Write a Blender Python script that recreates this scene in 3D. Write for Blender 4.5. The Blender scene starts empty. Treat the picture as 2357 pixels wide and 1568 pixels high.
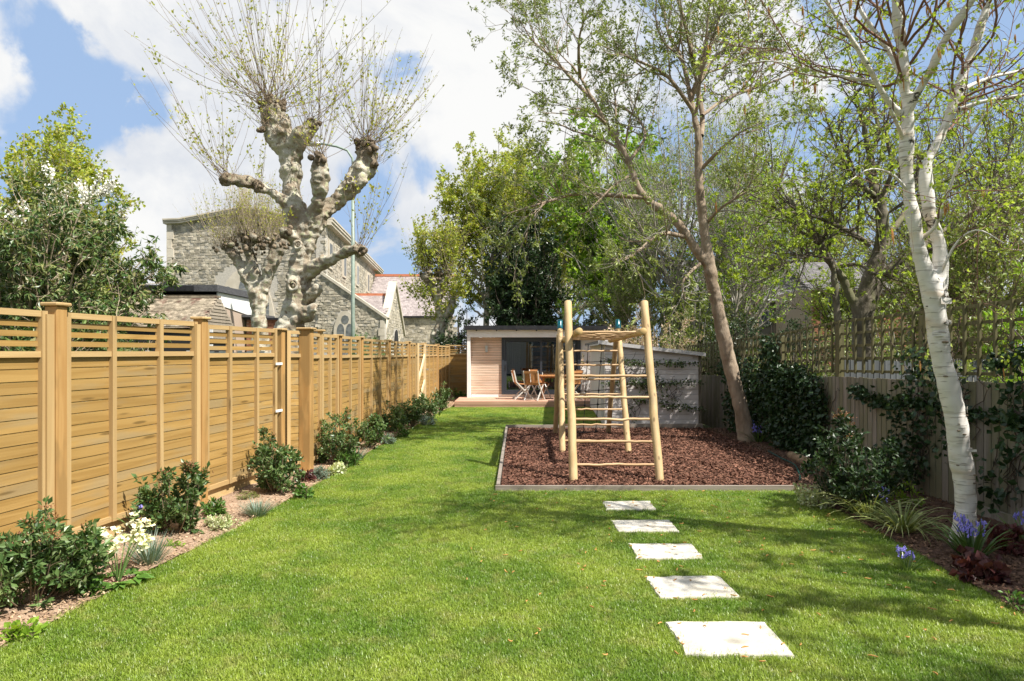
import bpy, math, random
import numpy as np
from mathutils import Vector, Matrix, noise as mnoise
S = bpy.context.scene
COL = S.collection
rad = math.radians
rng = np.random.default_rng(7)
random.seed(7)
# photo geometry: a 24 mm lens held level 1.6 m above the lawn
H, F, CX, CH = 810.0, 1570.7, 1178.0, 1.6
def G(px, py, z=0.0):
    d = (CH - z) * F / (py - H)
    return np.array([(px - CX) / F * d, d, z])
def W(px, py, d):
    return np.array([(px - CX) / F * d, d, CH - (py - H) / F * d])

# ------------------------------------------------------------------ camera, sun, sky, exposure
cam = bpy.data.cameras.new('camera'); camo = bpy.data.objects.new('camera', cam); COL.objects.link(camo)
camo.location = (0, 0, CH); camo.rotation_euler = (rad(90), 0, 0)
cam.sensor_width = 36; cam.lens = 24; cam.shift_y = 26 / 2356; cam.clip_end = 2000; cam.clip_start = 0.05
S.camera = camo
SUN = Vector((0.62, -0.36, 1.0)).normalized()
sl = bpy.data.lights.new('sun', 'SUN'); sl.energy = 5.0; sl.angle = rad(0.53); sl.color = (1.0, 0.95, 0.87)
so = bpy.data.objects.new('sun', sl); COL.objects.link(so); so.rotation_euler = (-SUN).to_track_quat('-Z', 'Y').to_euler()
so.location = (12, -8, 20)
S.view_settings.view_transform = 'Standard'; S.view_settings.look = 'None'
S.view_settings.gamma = 1; S.view_settings.use_curve_mapping = False
S.view_settings.exposure = 0.85
S.render.engine = 'CYCLES'
S.cycles.max_bounces = 7; S.cycles.diffuse_bounces = 3; S.cycles.transparent_max_bounces = 8
S.cycles.use_denoising = True
S.cycles.sample_clamp_indirect = 6

def nd(nt, typ, ins=None, **props):
    n = nt.nodes.new(typ)
    for k, v in props.items():
        setattr(n, k, v)
    for k, v in (ins or {}).items():
        s = n.inputs[k]
        if isinstance(v, bpy.types.NodeSocket):
            nt.links.new(v, s)
        else:
            s.default_value = v
    return n
def mth(nt, op, a, b=None, c=None, clamp=False):
    n = nt.nodes.new('ShaderNodeMath'); n.operation = op; n.use_clamp = clamp
    for i, v in enumerate((a, b, c)):
        if v is None: continue
        if isinstance(v, bpy.types.NodeSocket): nt.links.new(v, n.inputs[i])
        else: n.inputs[i].default_value = v
    return n.outputs[0]
def mix(nt, f, a, b, blend='MIX'):
    n = nt.nodes.new('ShaderNodeMix'); n.data_type = 'RGBA'; n.blend_type = blend
    for i, v in ((0, f), (6, a), (7, b)):
        if isinstance(v, bpy.types.NodeSocket): nt.links.new(v, n.inputs[i])
        elif i == 0: n.inputs[0].default_value = v
        else: n.inputs[i].default_value = (*v[:3], 1)
    return n.outputs[2]
def mrange(nt, v, a, b, c=0.0, d=1.0, smooth=True):
    n = nt.nodes.new('ShaderNodeMapRange'); n.interpolation_type = 'SMOOTHSTEP' if smooth else 'LINEAR'
    nt.links.new(v, n.inputs[0])
    for i, x in zip((1, 2, 3, 4), (a, b, c, d)): n.inputs[i].default_value = x
    return n.outputs[0]
def vmul(nt, v, s):
    return nd(nt, 'ShaderNodeVectorMath', {0: v, 1: s}, operation='MULTIPLY').outputs[0]
def noise(nt, v, scale, detail=4, rough=0.55, dist=0.0):
    return nd(nt, 'ShaderNodeTexNoise', {'Vector': v, 'Scale': scale, 'Detail': detail, 'Roughness': rough, 'Distortion': dist}).outputs[0]

world = bpy.data.worlds.new('World'); S.world = world; world.use_nodes = True
nt = world.node_tree; nt.nodes.clear()
sky = nd(nt, 'ShaderNodeTexSky', sky_type='NISHITA', sun_disc=False, sun_elevation=math.asin(SUN.z),
         sun_rotation=math.atan2(SUN.x, SUN.y), air_density=1.0, dust_density=0.9, ozone_density=1.4)
tc = nd(nt, 'ShaderNodeTexCoord').outputs['Generated']
n1 = noise(nt, vmul(nt, tc, (1, 1, 1.25)), 4.6, 10, 0.56, 0.35)
n2 = noise(nt, vmul(nt, tc, (1, 1, 1.4)), 3.4, 8, 0.6, 0.5)
val = n1
wob = mth(nt, 'MULTIPLY', mth(nt, 'SUBTRACT', noise(nt, tc, 9.0, 6, .6), .5), .16)
# clouds and blue gaps stand where they stood on the day
for px, py, r, a in ((40, 330, .14, -.22), (310, 290, .11, -.23), (200, 230, .07, -.16), (20, 50, .05, -.12), (330, 180, .07, -.14), (140, 30, .07, -.10), (600, 60, .05, -.12),
                     (940, 130, .06, -.17), (960, 30, .07, .18), (860, 480, .05, -.18), (1020, 400, .05, -.16), (480, 470, .10, .16), (1010, 480, .06, .2), (920, 610, .04, -.10),
                     (1540, 60, .10, -.14), (2240, 60, .16, -.25), (500, 300, .17, .16), (1150, 180, .16, .22), (620, 180, .2, .16),
                     (110, 150, .11, .22), (250, 90, .08, .16), (360, 40, .1, .15), (240, 330, .05, .22), (1800, 130, .14, .2), (330, 480, .13, .2), (1650, 500, .3, -.12)):
    v = W(px, py, 1.0) - np.array([0, 0, CH]); v /= np.linalg.norm(v)
    dd = nd(nt, 'ShaderNodeVectorMath', {0: tc, 1: tuple(v)}, operation='DISTANCE').outputs['Value']
    dd = mth(nt, 'ADD', dd, wob)
    val = mth(nt, 'ADD', val, mrange(nt, dd, 0, r * 1.5, a, 0))
cm = mrange(nt, val, 0.42, 0.55)
gsh = mrange(nt, n2, 0.36, 0.58, 0.0, 1.0)
cl = mix(nt, gsh, (8.2, 8.6, 9.3), (10.8, 10.8, 10.7))
skyc = mix(nt, 0.70, sky.outputs[0], (5.3, 7.5, 11.2))
col = mix(nt, cm, skyc, cl)
bg = nd(nt, 'ShaderNodeBackground', {'Color': col, 'Strength': 0.05})
nt.links.new(bg.outputs[0], nd(nt, 'ShaderNodeOutputWorld').inputs[0])

# ------------------------------------------------------------------ materials
def newmat(name):
    m = bpy.data.materials.new(name); m.use_nodes = True
    t = m.node_tree; t.nodes.clear()
    return m, t
def out(t, sh, disp=None):
    o = nd(t, 'ShaderNodeOutputMaterial', {'Surface': sh})
    return o
def pfac(t):       # a random number per piece, whether pieces are objects or islands of one mesh
    a = nd(t, 'ShaderNodeObjectInfo').outputs['Random']; b = nd(t, 'ShaderNodeNewGeometry').outputs['Random Per Island']
    return mth(t, 'FRACT', mth(t, 'ADD', mth(t, 'MULTIPLY', a, 7.31), b))
def M(name, c1, c2=None, scale=6, stretch=(1, 1, 1), rough=0.75, bump=0.0, bscale=None, var=0.0, spec=0.3, lo=.35, hi=.65, metal=0.0, coord='Object', c3=None):
    m, t = newmat(name)
    v = nd(t, 'ShaderNodeTexCoord').outputs[coord]
    pr = pfac(t)
    v = nd(t, 'ShaderNodeVectorMath', {0: v, 1: (13.1, 7.7, 3.3), 2: v}, operation='ADD').outputs[0]
    v2 = vmul(t, v, stretch)
    n = noise(t, v2, scale, 6, 0.6)
    c = mix(t, mrange(t, n, lo, hi), c1, c2 or c1)
    if c3: c = mix(t, mrange(t, noise(t, v2, scale * .37, 4), .52, .68), c, c3)
    if var: c = mix(t, 1.0, c, nd(t, 'ShaderNodeCombineColor', {0: mrange(t, pr, 0, 1, 1 - var, 1 + var, False), 1: mrange(t, pr, 0, 1, 1 - var, 1 + var, False), 2: mrange(t, pr, 0, 1, 1 - var * 1.2, 1 + var * .8, False)}).outputs[0], 'MULTIPLY')
    p = nd(t, 'ShaderNodeBsdfPrincipled', {'Base Color': c, 'Roughness': rough, 'Specular IOR Level': spec, 'Metallic': metal})
    if bump:
        b = nd(t, 'ShaderNodeBump', {'Strength': bump, 'Distance': 0.02, 'Height': noise(t, v2, bscale or scale * 3, 6, 0.65)})
        t.links.new(b.outputs[0], p.inputs['Normal'])
    out(t, p.outputs[0]); return m
def WOOD(name, c1, c2, grey=None, axis=0, rough=0.65, var=0.18, greyamt=(.58, .72), fig=26.0, gscale=1.0, knots=False):
    m, t = newmat(name)
    v = nd(t, 'ShaderNodeTexCoord').outputs['Object']
    pr = pfac(t)
    off = nd(t, 'ShaderNodeCombineXYZ', {0: mth(t, 'MULTIPLY', pr, 37.0), 1: mth(t, 'MULTIPLY', pr, 91.0), 2: mth(t, 'MULTIPLY', pr, 53.0)}).outputs[0]
    v = nd(t, 'ShaderNodeVectorMath', {0: v, 1: off}, operation='ADD').outputs[0]
    st = [11.0 * gscale] * 3; st[axis] = 0.9 * gscale
    f1 = noise(t, vmul(t, v, st), 1.0, 2, 0.4, 0.3)
    ring = mth(t, 'MULTIPLY_ADD', mth(t, 'SINE', mth(t, 'MULTIPLY', f1, fig)), 0.5, 0.5)
    st2 = [120.0] * 3; st2[axis] = 4.0
    f2 = noise(t, vmul(t, v, st2), 1.0, 3, 0.6)
    st3 = [4.0] * 3; st3[axis] = 1.3
    f3 = noise(t, vmul(t, v, st3), 1.0, 3, 0.6)
    fac = mth(t, 'ADD', mth(t, 'MULTIPLY', ring, 0.55), mth(t, 'MULTIPLY', f2, 0.5), clamp=True)
    c = mix(t, fac, c1, c2)
    if grey: c = mix(t, mrange(t, mth(t, 'ADD', f3, mth(t, 'MULTIPLY', pr, .16)), greyamt[0], greyamt[1], 0, .75), c, grey)
    if knots:
        st4 = [9.0] * 3; st4[axis] = 2.2
        vo = nd(t, 'ShaderNodeTexVoronoi', {'Vector': vmul(t, v, st4), 'Scale': 1.0, 'Randomness': 1.0}).outputs['Distance']
        c = mix(t, mrange(t, vo, .07, .16, .7, 0), c, tuple(x * .38 for x in c1))
    k = mrange(t, mth(t, 'FRACT', mth(t, 'MULTIPLY', pr, 5.7)), 0, 1, 1 - var, 1 + var, False)
    c = mix(t, 1.0, c, nd(t, 'ShaderNodeCombineColor', {0: k, 1: k, 2: k}).outputs[0], 'MULTIPLY')
    p = nd(t, 'ShaderNodeBsdfPrincipled', {'Base Color': c, 'Roughness': rough, 'Specular IOR Level': .3})
    b = nd(t, 'ShaderNodeBump', {'Strength': .25, 'Distance': .004, 'Height': f2})
    t.links.new(b.outputs[0], p.inputs['Normal'])
    out(t, p.outputs[0]); return m
def LEAF(name, cols, trans=0.35, rough=0.45, spec=0.4, objvar=0.0):
    """leaf colour drawn per leaf from a few colours; light also passes through"""
    m, t = newmat(name)
    pr = nd(t, 'ShaderNodeNewGeometry').outputs['Random Per Island']
    r = nd(t, 'ShaderNodeValToRGB', {'Fac': pr}); e = r.color_ramp.elements
    while len(e) < len(cols): e.new(0.5)
    for i, c in enumerate(cols):
        e[i].position = i / max(1, len(cols) - 1); e[i].color = (*c, 1)
    c = r.outputs[0]
    pos = nd(t, 'ShaderNodeNewGeometry').outputs['Position']
    k = mrange(t, noise(t, pos, 1.7, 3), .3, .7, .78, 1.22)
    c = mix(t, 1.0, c, nd(t, 'ShaderNodeCombineColor', {0: k, 1: k, 2: k}).outputs[0], 'MULTIPLY')
    p = nd(t, 'ShaderNodeBsdfPrincipled', {'Base Color': c, 'Roughness': rough, 'Specular IOR Level': spec})
    if trans:
        tr = nd(t, 'ShaderNodeBsdfTranslucent', {'Color': mix(t, 1.0, c, (1.5, 1.5, .7), 'MULTIPLY')})
        sh = nd(t, 'ShaderNodeMixShader', {0: trans, 1: p.outputs[0], 2: tr.outputs[0]}).outputs[0]
    else: sh = p.outputs[0]
    out(t, sh); return m

# ------------------------------------------------------------------ geometry helpers
WLOC = {}
def mk_mesh(name, V, faces, mats=None, mi=None, smooth=False):
    """V (n,3); faces: list of int arrays (m,k)"""
    me = bpy.data.meshes.new(name)
    V = np.asarray(V, dtype=np.float32)
    me.vertices.add(len(V)); me.vertices.foreach_set('co', V.ravel())
    faces = [np.asarray(f, dtype=np.int32) for f in faces if len(f)]
    tot = sum(f.size for f in faces); npoly = sum(len(f) for f in faces)
    me.loops.add(tot); me.polygons.add(npoly)
    me.loops.foreach_set('vertex_index', np.concatenate([f.ravel() for f in faces]))
    lens = np.concatenate([np.full(len(f), f.shape[1], dtype=np.int32) for f in faces])
    st = np.concatenate([[0], np.cumsum(lens)[:-1]]).astype(np.int32)
    me.polygons.foreach_set('loop_start', st)
    if mi is not None: me.polygons.foreach_set('material_index', np.asarray(mi, dtype=np.int32))
    me.polygons.foreach_set('use_smooth', np.full(npoly, bool(smooth)))
    me.update(calc_edges=True); me.validate()
    for m in (mats or []): me.materials.append(m)
    return me
class MB:
    def __init__(s): s.V = []; s.Q = []; s.T = []; s.n = 0; s.P = []
    def add(s, V, Q=None, T=None):
        V = np.asarray(V, float).reshape(-1, 3)
        if Q is not None and len(Q): s.Q.append(np.asarray(Q) + s.n)
        if T is not None and len(T): s.T.append(np.asarray(T) + s.n)
        s.V.append(V); s.n += len(V); return s
    def box(s, c, sz, M3=None, taper=1.0):
        h = np.asarray(sz, float) / 2
        V = np.array([[x, y, z] for z in (-1, 1) for y in (-1, 1) for x in (-1, 1)], float)
        V[4:, :2] *= taper
        V = V * h
        if M3 is not None: V = V @ np.asarray(M3).T
        return s.add(V + np.asarray(c), [[0, 2, 3, 1], [4, 5, 7, 6], [0, 1, 5, 4], [2, 6, 7, 3], [0, 4, 6, 2], [1, 3, 7, 5]])
    def bar(s, a, b, w, h):           # box along a->b
        a = np.asarray(a, float); b = np.asarray(b, float); d = b - a; L = np.linalg.norm(d); d /= L
        up = np.array([0, 0, 1.0]) if abs(d[2]) < .95 else np.array([0, 1.0, 0])
        y = np.cross(up, d); y /= np.linalg.norm(y); z = np.cross(d, y)
        return s.box((a + b) / 2, (L, w, h), np.array([d, y, z]).T)
    def prism(s, poly, ext):          # poly (k,3) planar, extruded by vector ext
        p = np.asarray(poly, float); k = len(p); V = np.vstack([p, p + np.asarray(ext)])
        s.add(V, [[i, (i + 1) % k, (i + 1) % k + k, i + k] for i in range(k)])
        b = s.n - 2 * k
        s.P.append([b + i for i in range(k)][::-1]); s.P.append([b + k + i for i in range(k)])
        return s
    def tube(s, pts, r, sides=8, caps=True):
        P = np.asarray(pts, float)[None]; Rr = np.broadcast_to(np.asarray(r, float), (P.shape[1],))[None]
        V, Q = tubes(P, Rr, sides); base = s.n; s.add(V, Q)
        if caps:
            k = P.shape[1]
            s.P.append([base + i for i in range(sides)][::-1]); s.P.append([base + (k - 1) * sides + i for i in range(sides)])
        return s
    def sphere(s, c, r, seg=12, rings=8):
        th = np.linspace(0, np.pi, rings + 1); ph = np.linspace(0, 2 * np.pi, seg, endpoint=False)
        V = np.array([[math.sin(a) * math.cos(b), math.sin(a) * math.sin(b), math.cos(a)] for a in th for b in ph]) * np.asarray(r) + np.asarray(c)
        Q = [[i * seg + j, (i + 1) * seg + j, (i + 1) * seg + (j + 1) % seg, i * seg + (j + 1) % seg] for i in range(rings) for j in range(seg)]
        return s.add(V, Q)
    def mesh(s, name, mats=None, off=(0, 0, 0), smooth=False):
        V = np.concatenate(s.V) - np.asarray(off)
        fs = []
        if s.Q: fs.append(np.concatenate(s.Q))
        if s.T: fs.append(np.concatenate(s.T))
        for p in s.P: fs.append(np.array([p]))
        return mk_mesh(name, V, fs, mats, None, smooth)
def tubes(P, Rr, sides):
    N, K, _ = P.shape
    T = np.gradient(P, axis=1); T /= np.linalg.norm(T, axis=2, keepdims=True) + 1e-9
    D = P[:, -1] - P[:, 0]; D /= np.linalg.norm(D, axis=1, keepdims=True) + 1e-9
    ref = np.where(np.abs(D[:, 2:3]) < .8, np.array([[0, 0, 1.0]]), np.array([[1.0, 0.2, 0]]))[:, None, :]
    U = np.cross(T, np.broadcast_to(ref, T.shape)); U /= np.linalg.norm(U, axis=2, keepdims=True) + 1e-9
    Vv = np.cross(T, U)
    a = np.linspace(0, 2 * np.pi, sides, endpoint=False)
    V = P[:, :, None, :] + Rr[:, :, None, None] * (np.cos(a)[None, None, :, None] * U[:, :, None, :] + np.sin(a)[None, None, :, None] * Vv[:, :, None, :])
    idx = np.arange(N * K * sides).reshape(N, K, sides); j = np.roll(idx, -1, axis=2)
    Q = np.stack([idx[:, :-1], j[:, :-1], j[:, 1:], idx[:, 1:]], axis=-1).reshape(-1, 4)
    return V.reshape(-1, 3), Q
def tag(o, label=None, cat=None, group=None, kind=None):
    if label: o['label'] = label
    if cat: o['category'] = cat
    if group: o['group'] = group
    if kind: o['kind'] = kind
    return o
def thing(name, label, cat, loc, group=None, rz=0.0):
    o = bpy.data.objects.new(name, None); COL.objects.link(o); o.location = tuple(map(float, loc)); o.rotation_euler = (0, 0, rz)
    o.empty_display_size = .1
    WLOC[o.name] = np.asarray(loc, float); return tag(o, label, cat, group)
def wl(o): return WLOC.get(o.name, np.zeros(3))
def put(name, me, parent=None, loc=(0, 0, 0), rz=0.0, scale=(1, 1, 1), rot=None):
    """link a mesh; loc is local to the parent"""
    o = bpy.data.objects.new(name, me); COL.objects.link(o)
    o.location = tuple(map(float, loc)); o.rotation_euler = rot if rot is not None else (0, 0, rz); o.scale = scale
    if parent is not None: o.parent = parent
    WLOC[o.name] = wl(parent) + np.asarray(loc, float) if parent is not None else np.asarray(loc, float)
    return o
def part(name, mb, mat, parent, smooth=False, origin=None):
    """a mesh built in world coordinates, hung under its (unrotated) parent"""
    if origin is None: origin = np.concatenate(mb.V).mean(axis=0)
    origin = np.asarray(origin, float)
    return put(name, mb.mesh(name, [mat], origin, smooth), parent, origin - (wl(parent) if parent is not None else 0))
def solo(name, mb, mat, label=None, cat=None, group=None, kind=None, smooth=False, origin=None):
    if origin is None:
        A = np.concatenate(mb.V); origin = A.mean(axis=0); origin[2] = A[:, 2].min()
    return tag(part(name, mb, mat, None, smooth, origin), label, cat, group, kind)
def dup_tree(o, parent=None):
    c = o.copy(); COL.objects.link(c)
    if parent is not None: c.parent = parent
    for ch in o.children: dup_tree(ch, c)
    return c
# unit pieces, shared by every copy
UNIT = {}
def unit_box(name, mat, y, z, bev=0.0):
    k = (name, mat.name, y, z)
    if k not in UNIT: UNIT[k] = MB().box((.5, 0, 0), (1, y, z)).mesh(name, [mat])
    return UNIT[k]
def unit_post(name, mat, x, y, ):
    k = (name, mat.name, x, y, 'p')
    if k not in UNIT: UNIT[k] = MB().box((0, 0, .5), (x, y, 1)).mesh(name, [mat])
    return UNIT[k]
def rbox_mesh(name, mat, sz, bev):
    """box with chamfered edges, standing on its base"""
    import bmesh
    bm = bmesh.new(); bmesh.ops.create_cube(bm, size=1.0)
    for v in bm.verts: v.co = Vector((v.co.x * sz[0], v.co.y * sz[1], (v.co.z + .5) * sz[2]))
    bmesh.ops.bevel(bm, geom=bm.edges[:], offset=bev, segments=1, affect='EDGES')
    me = bpy.data.meshes.new(name); bm.to_mesh(me); bm.free(); me.materials.append(mat); return me
# ------------------------------------------------------------------ palette
m_board = WOOD('fence_board_wood', (.275, .160, .044), (.39, .245, .083), grey=(.29, .215, .11), var=.14, greyamt=(.60, .77), knots=True)
m_batten = WOOD('fence_batten_wood', (.40, .26, .112), (.475, .335, .16), var=.10, axis=2, knots=True)
m_rail = WOOD('fence_rail_wood', (.40, .26, .112), (.475, .335, .16), var=.08)
m_post = WOOD('fence_post_wood', (.34, .185, .06), (.44, .265, .10), grey=(.27, .165, .06), axis=2, var=.08, greyamt=(.64, .74))
m_grav = WOOD('gravel_board_wood', (.44, .30, .13), (.52, .38, .19), var=.06)
m_pale = WOOD('pale_softwood', (.68, .52, .30), (.78, .63, .40), var=.05, axis=2)
m_log = WOOD('pine_log', (.40, .27, .125), (.52, .38, .205), grey=(.33, .25, .15), axis=2, var=.07, knots=True, fig=14, greyamt=(.55, .8))
m_rung = WOOD('pine_rung', (.42, .26, .13), (.58, .41, .24), axis=0, var=.10, fig=12)
m_oldboard = WOOD('weathered_closeboard', (.18, .155, .125), (.28, .245, .20), grey=(.16, .155, .085), axis=2, var=.16, greyamt=(.5, .66))
m_trel = WOOD('green_stained_trellis', (.095, .085, .038), (.16, .145, .068), axis=2, var=.14)
m_sleeper = WOOD('grey_edging_wood', (.22, .185, .15), (.33, .285, .24), var=.1)
m_cedar = WOOD('cedar_batten', (.60, .43, .31), (.74, .59, .47), var=.10)
m_deck = WOOD('deck_board_wood', (.43, .245, .165), (.54, .335, .24), var=.10)
m_teak = WOOD('teak', (.34, .145, .05), (.46, .22, .085), axis=2, var=.1)
m_shed = M('pale_shed_paint', (.60, .56, .545), (.66, .62, .605), scale=3, rough=.6, var=.05)
m_shedtrim = M('shed_trim_paint', (.50, .49, .48), (.58, .56, .55), scale=5, rough=.5)
m_render = M('white_render', (.76, .74, .71), (.82, .80, .77), scale=4, rough=.8, bump=.05, bscale=60)
m_char = M('charcoal_frame', (.035, .042, .055), rough=.35, spec=.5)
m_black = M('black_roof_trim', (.018, .018, .021), (.03, .03, .034), rough=.45)
m_felt = M('roof_felt', (.06, .06, .065), (.10, .10, .105), scale=12, rough=.9)
m_steel = M('brushed_metal', (.55, .55, .55), (.65, .65, .64), scale=30, rough=.35, metal=.8)
m_alu = M('dull_aluminium', (.62, .60, .56), (.70, .68, .63), rough=.5, metal=.3)
m_slab = M('pale_sandstone', (.48, .445, .37), (.64, .60, .525), scale=8, rough=.85, bump=.35, bscale=26, c3=(.43, .385, .30))
m_teal = M('teal_plastic', (.0, .115, .155), rough=.25, spec=.5)
m_rope = M('dark_rope', (.05, .045, .045), (.09, .08, .075), scale=60, rough=.9)
m_knot = M('black_net_clip', (.012, .012, .012), rough=.5)
m_bark_chip = M('bark_chips', (.095, .040, .028), (.205, .10, .07), scale=9, rough=.85, var=.5)
m_bark_bed = M('bark_bed', (.06, .025, .016), (.13, .06, .038), scale=30, rough=.95, bump=.6, bscale=60)
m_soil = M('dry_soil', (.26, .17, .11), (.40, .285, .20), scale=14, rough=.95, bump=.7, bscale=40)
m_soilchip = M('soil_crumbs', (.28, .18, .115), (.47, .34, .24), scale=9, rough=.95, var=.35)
m_darksoil = M('dark_mulch', (.07, .038, .025), (.15, .085, .058), scale=20, rough=.95, bump=.7, bscale=50)  # mulch darker than the soil of the left bed
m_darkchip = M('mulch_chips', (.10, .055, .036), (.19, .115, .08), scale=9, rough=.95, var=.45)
m_ground = M('rough_ground', (.05, .075, .022), (.11, .12, .05), scale=2, rough=.95)
m_lawnbase = M('turf_soil', (.07, .11, .022), (.13, .165, .04), scale=9, rough=.95)
m_stone = M('rubble_stone', (.30, .265, .215), (.48, .43, .35), scale=4, rough=.95, bump=.8, bscale=14, var=.26, c3=(.22, .21, .19))
m_ashlar = M('dressed_stone', (.46, .41, .33), (.56, .505, .42), scale=1.5, rough=.85, bump=.15, var=.07)
m_mortar = M('mortar', (.40, .37, .32), (.50, .465, .40), scale=10, rough=.95)
m_slate = M('slates', (.255, .215, .215), (.34, .295, .29), scale=4, rough=.65, var=.18)
m_ridge = M('red_ridge_tiles', (.52, .17, .085), (.62, .235, .13), scale=6, rough=.8, var=.15)
m_tile = M('mossy_clay_tiles', (.17, .14, .11), (.31, .26, .205), scale=5, rough=.9, var=.35, c3=(.13, .075, .06))
m_wboard = M('dark_weatherboard', (.20, .165, .13), (.31, .265, .215), scale=6, rough=.85, stretch=(1, 1, 5), var=.2)
m_brick = M('red_brick', (.26, .11, .07), (.38, .18, .115), scale=9, rough=.9, var=.3)
m_brickm = M('brick_mortar', (.42, .33, .26), rough=.95)
m_slate2 = M('grey_roof_tiles', (.10, .095, .10), (.16, .15, .155), scale=5, rough=.8, var=.2)
m_whitep = M('white_paint', (.78, .78, .76), rough=.5)
m_leadglass = M('leaded_glass', (.12, .13, .145), (.22, .23, .25), scale=5, rough=.45, spec=.6, var=.4)
m_wglass = M('house_window_glass', (.10, .12, .15), (.25, .28, .32), scale=3, rough=.1, spec=.7)
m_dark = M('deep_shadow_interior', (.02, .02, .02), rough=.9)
m_lamp = M('pale_green_paint', (.22, .28, .23), (.28, .34, .29), rough=.5)
m_paling = M('grey_paling', (.50, .49, .46), (.62, .61, .58), scale=4, stretch=(1, 1, .2), rough=.9, var=.12)
m_floor = M('room_floor', (.35, .25, .17), rough=.5)
m_iwall = M('room_wall', (.55, .50, .45), rough=.9)
m_curtain = M('grey_curtain', (.48, .47, .50), (.56, .55, .58), scale=6, rough=.9)
m_chairb = M('dark_chair', (.025, .022, .025), rough=.5)
m_twig = M('brown_twigs', (.16, .115, .075), (.24, .18, .12), scale=5, rough=.9)
m_paletwig = M('pale_twigs', (.33, .265, .18), (.44, .36, .26), scale=5, rough=.9)
m_darktwig = M('dark_twigs', (.075, .058, .042), (.13, .10, .075), scale=5, rough=.9)
m_greytwig = M('grey_branches', (.26, .235, .195), (.36, .33, .275), scale=4, rough=.9, bump=.5)
m_ladderbark = M('grey_brown_bark', (.21, .155, .105), (.36, .285, .21), scale=9, stretch=(1, 1, .35), rough=.95, bump=.9, bscale=22, lo=.3, hi=.7)
m_darkbark = M('dark_bark', (.085, .072, .052), (.19, .165, .125), scale=7, stretch=(1, 1, .4), rough=.95, bump=.8, bscale=20, c3=(.16, .16, .08))
m_catkin = M('catkins', (.40, .185, .055), (.52, .29, .10), scale=30, rough=.9, var=.2)
m_birchtwig = M('reddish_birch_twigs', (.17, .085, .06), (.26, .15, .11), scale=8, rough=.8)
m_flower_blue = M('bluebell_petals', (.19, .17, .60), (.30, .27, .72), scale=20, rough=.6, var=.2)
m_cream = LEAF('cream_bracts', [(.78, .74, .52), (.84, .81, .66), (.62, .66, .30), (.85, .72, .55)], .08)
m_white = LEAF('white_blossom', [(.80, .78, .74), (.86, .85, .82), (.78, .74, .66)], .08)
m_hose = M('green_hose', (.01, .06, .05), rough=.4)
m_log2 = M('rotten_log', (.20, .13, .075), (.33, .23, .14), scale=9, rough=.95, bump=.6)
# leaves
L_yel = LEAF('yellow_green_leaves', [(.22, .29, .035), (.32, .38, .05), (.40, .43, .07), (.32, .27, .06)])
L_bright = LEAF('fresh_green_leaves', [(.13, .24, .02), (.23, .37, .035), (.32, .45, .055)])
L_sun = LEAF('lime_leaves', [(.24, .33, .04), (.33, .42, .06), (.40, .47, .10)])
L_olive = LEAF('olive_leaves', [(.12, .165, .035), (.20, .255, .055), (.28, .32, .09)], .25)
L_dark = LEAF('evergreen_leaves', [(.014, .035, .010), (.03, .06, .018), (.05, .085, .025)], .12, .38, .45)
L_laurel = LEAF('laurel_leaves', [(.035, .08, .02), (.07, .13, .03), (.15, .21, .06), (.28, .26, .11)], .18, .38, .45)
L_vib = LEAF('viburnum_leaves', [(.04, .09, .026), (.075, .14, .038), (.13, .20, .062), (.17, .22, .09)], .2, .40, .45)
L_vibtip = LEAF('russet_buds', [(.26, .10, .05), (.34, .16, .08), (.30, .20, .09)], .2)
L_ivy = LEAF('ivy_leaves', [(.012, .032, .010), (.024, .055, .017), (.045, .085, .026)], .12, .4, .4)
L_shedvine = LEAF('vine_leaves', [(.03, .055, .018), (.06, .10, .03), (.13, .17, .06)], .2, .35, .5)
L_pink = LEAF('pink_flowers', [(.45, .30, .24), (.58, .44, .36), (.20, .20, .07), (.30, .26, .10)], .2)
L_fern = LEAF('golden_fern_leaves', [(.16, .28, .025), (.25, .40, .04), (.30, .44, .07)], .4)
L_spring = LEAF('sprout_leaves', [(.34, .36, .06), (.42, .42, .09), (.30, .34, .05), (.40, .33, .12)], .4)
L_grey = LEAF('blue_grey_leaves', [(.11, .17, .13), (.18, .25, .19), (.24, .30, .22)], .15)
L_green = LEAF('mid_green_leaves', [(.05, .12, .018), (.09, .19, .03), (.13, .24, .045)], .25)
L_vari = LEAF('cream_edged_leaves', [(.42, .50, .20), (.60, .62, .36), (.70, .72, .50), (.22, .32, .08)], .25)
L_purple = LEAF('purple_leaves', [(.05, .014, .016), (.09, .026, .026), (.13, .05, .042)], .25)
L_strap = LEAF('strap_leaves', [(.06, .12, .03), (.10, .18, .045), (.14, .20, .06)], .2, .35, .5)
L_stripe = LEAF('striped_grass_leaves', [(.10, .15, .03), (.20, .24, .07), (.34, .35, .15), (.14, .18, .04)], .2, .4, .4)

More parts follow.
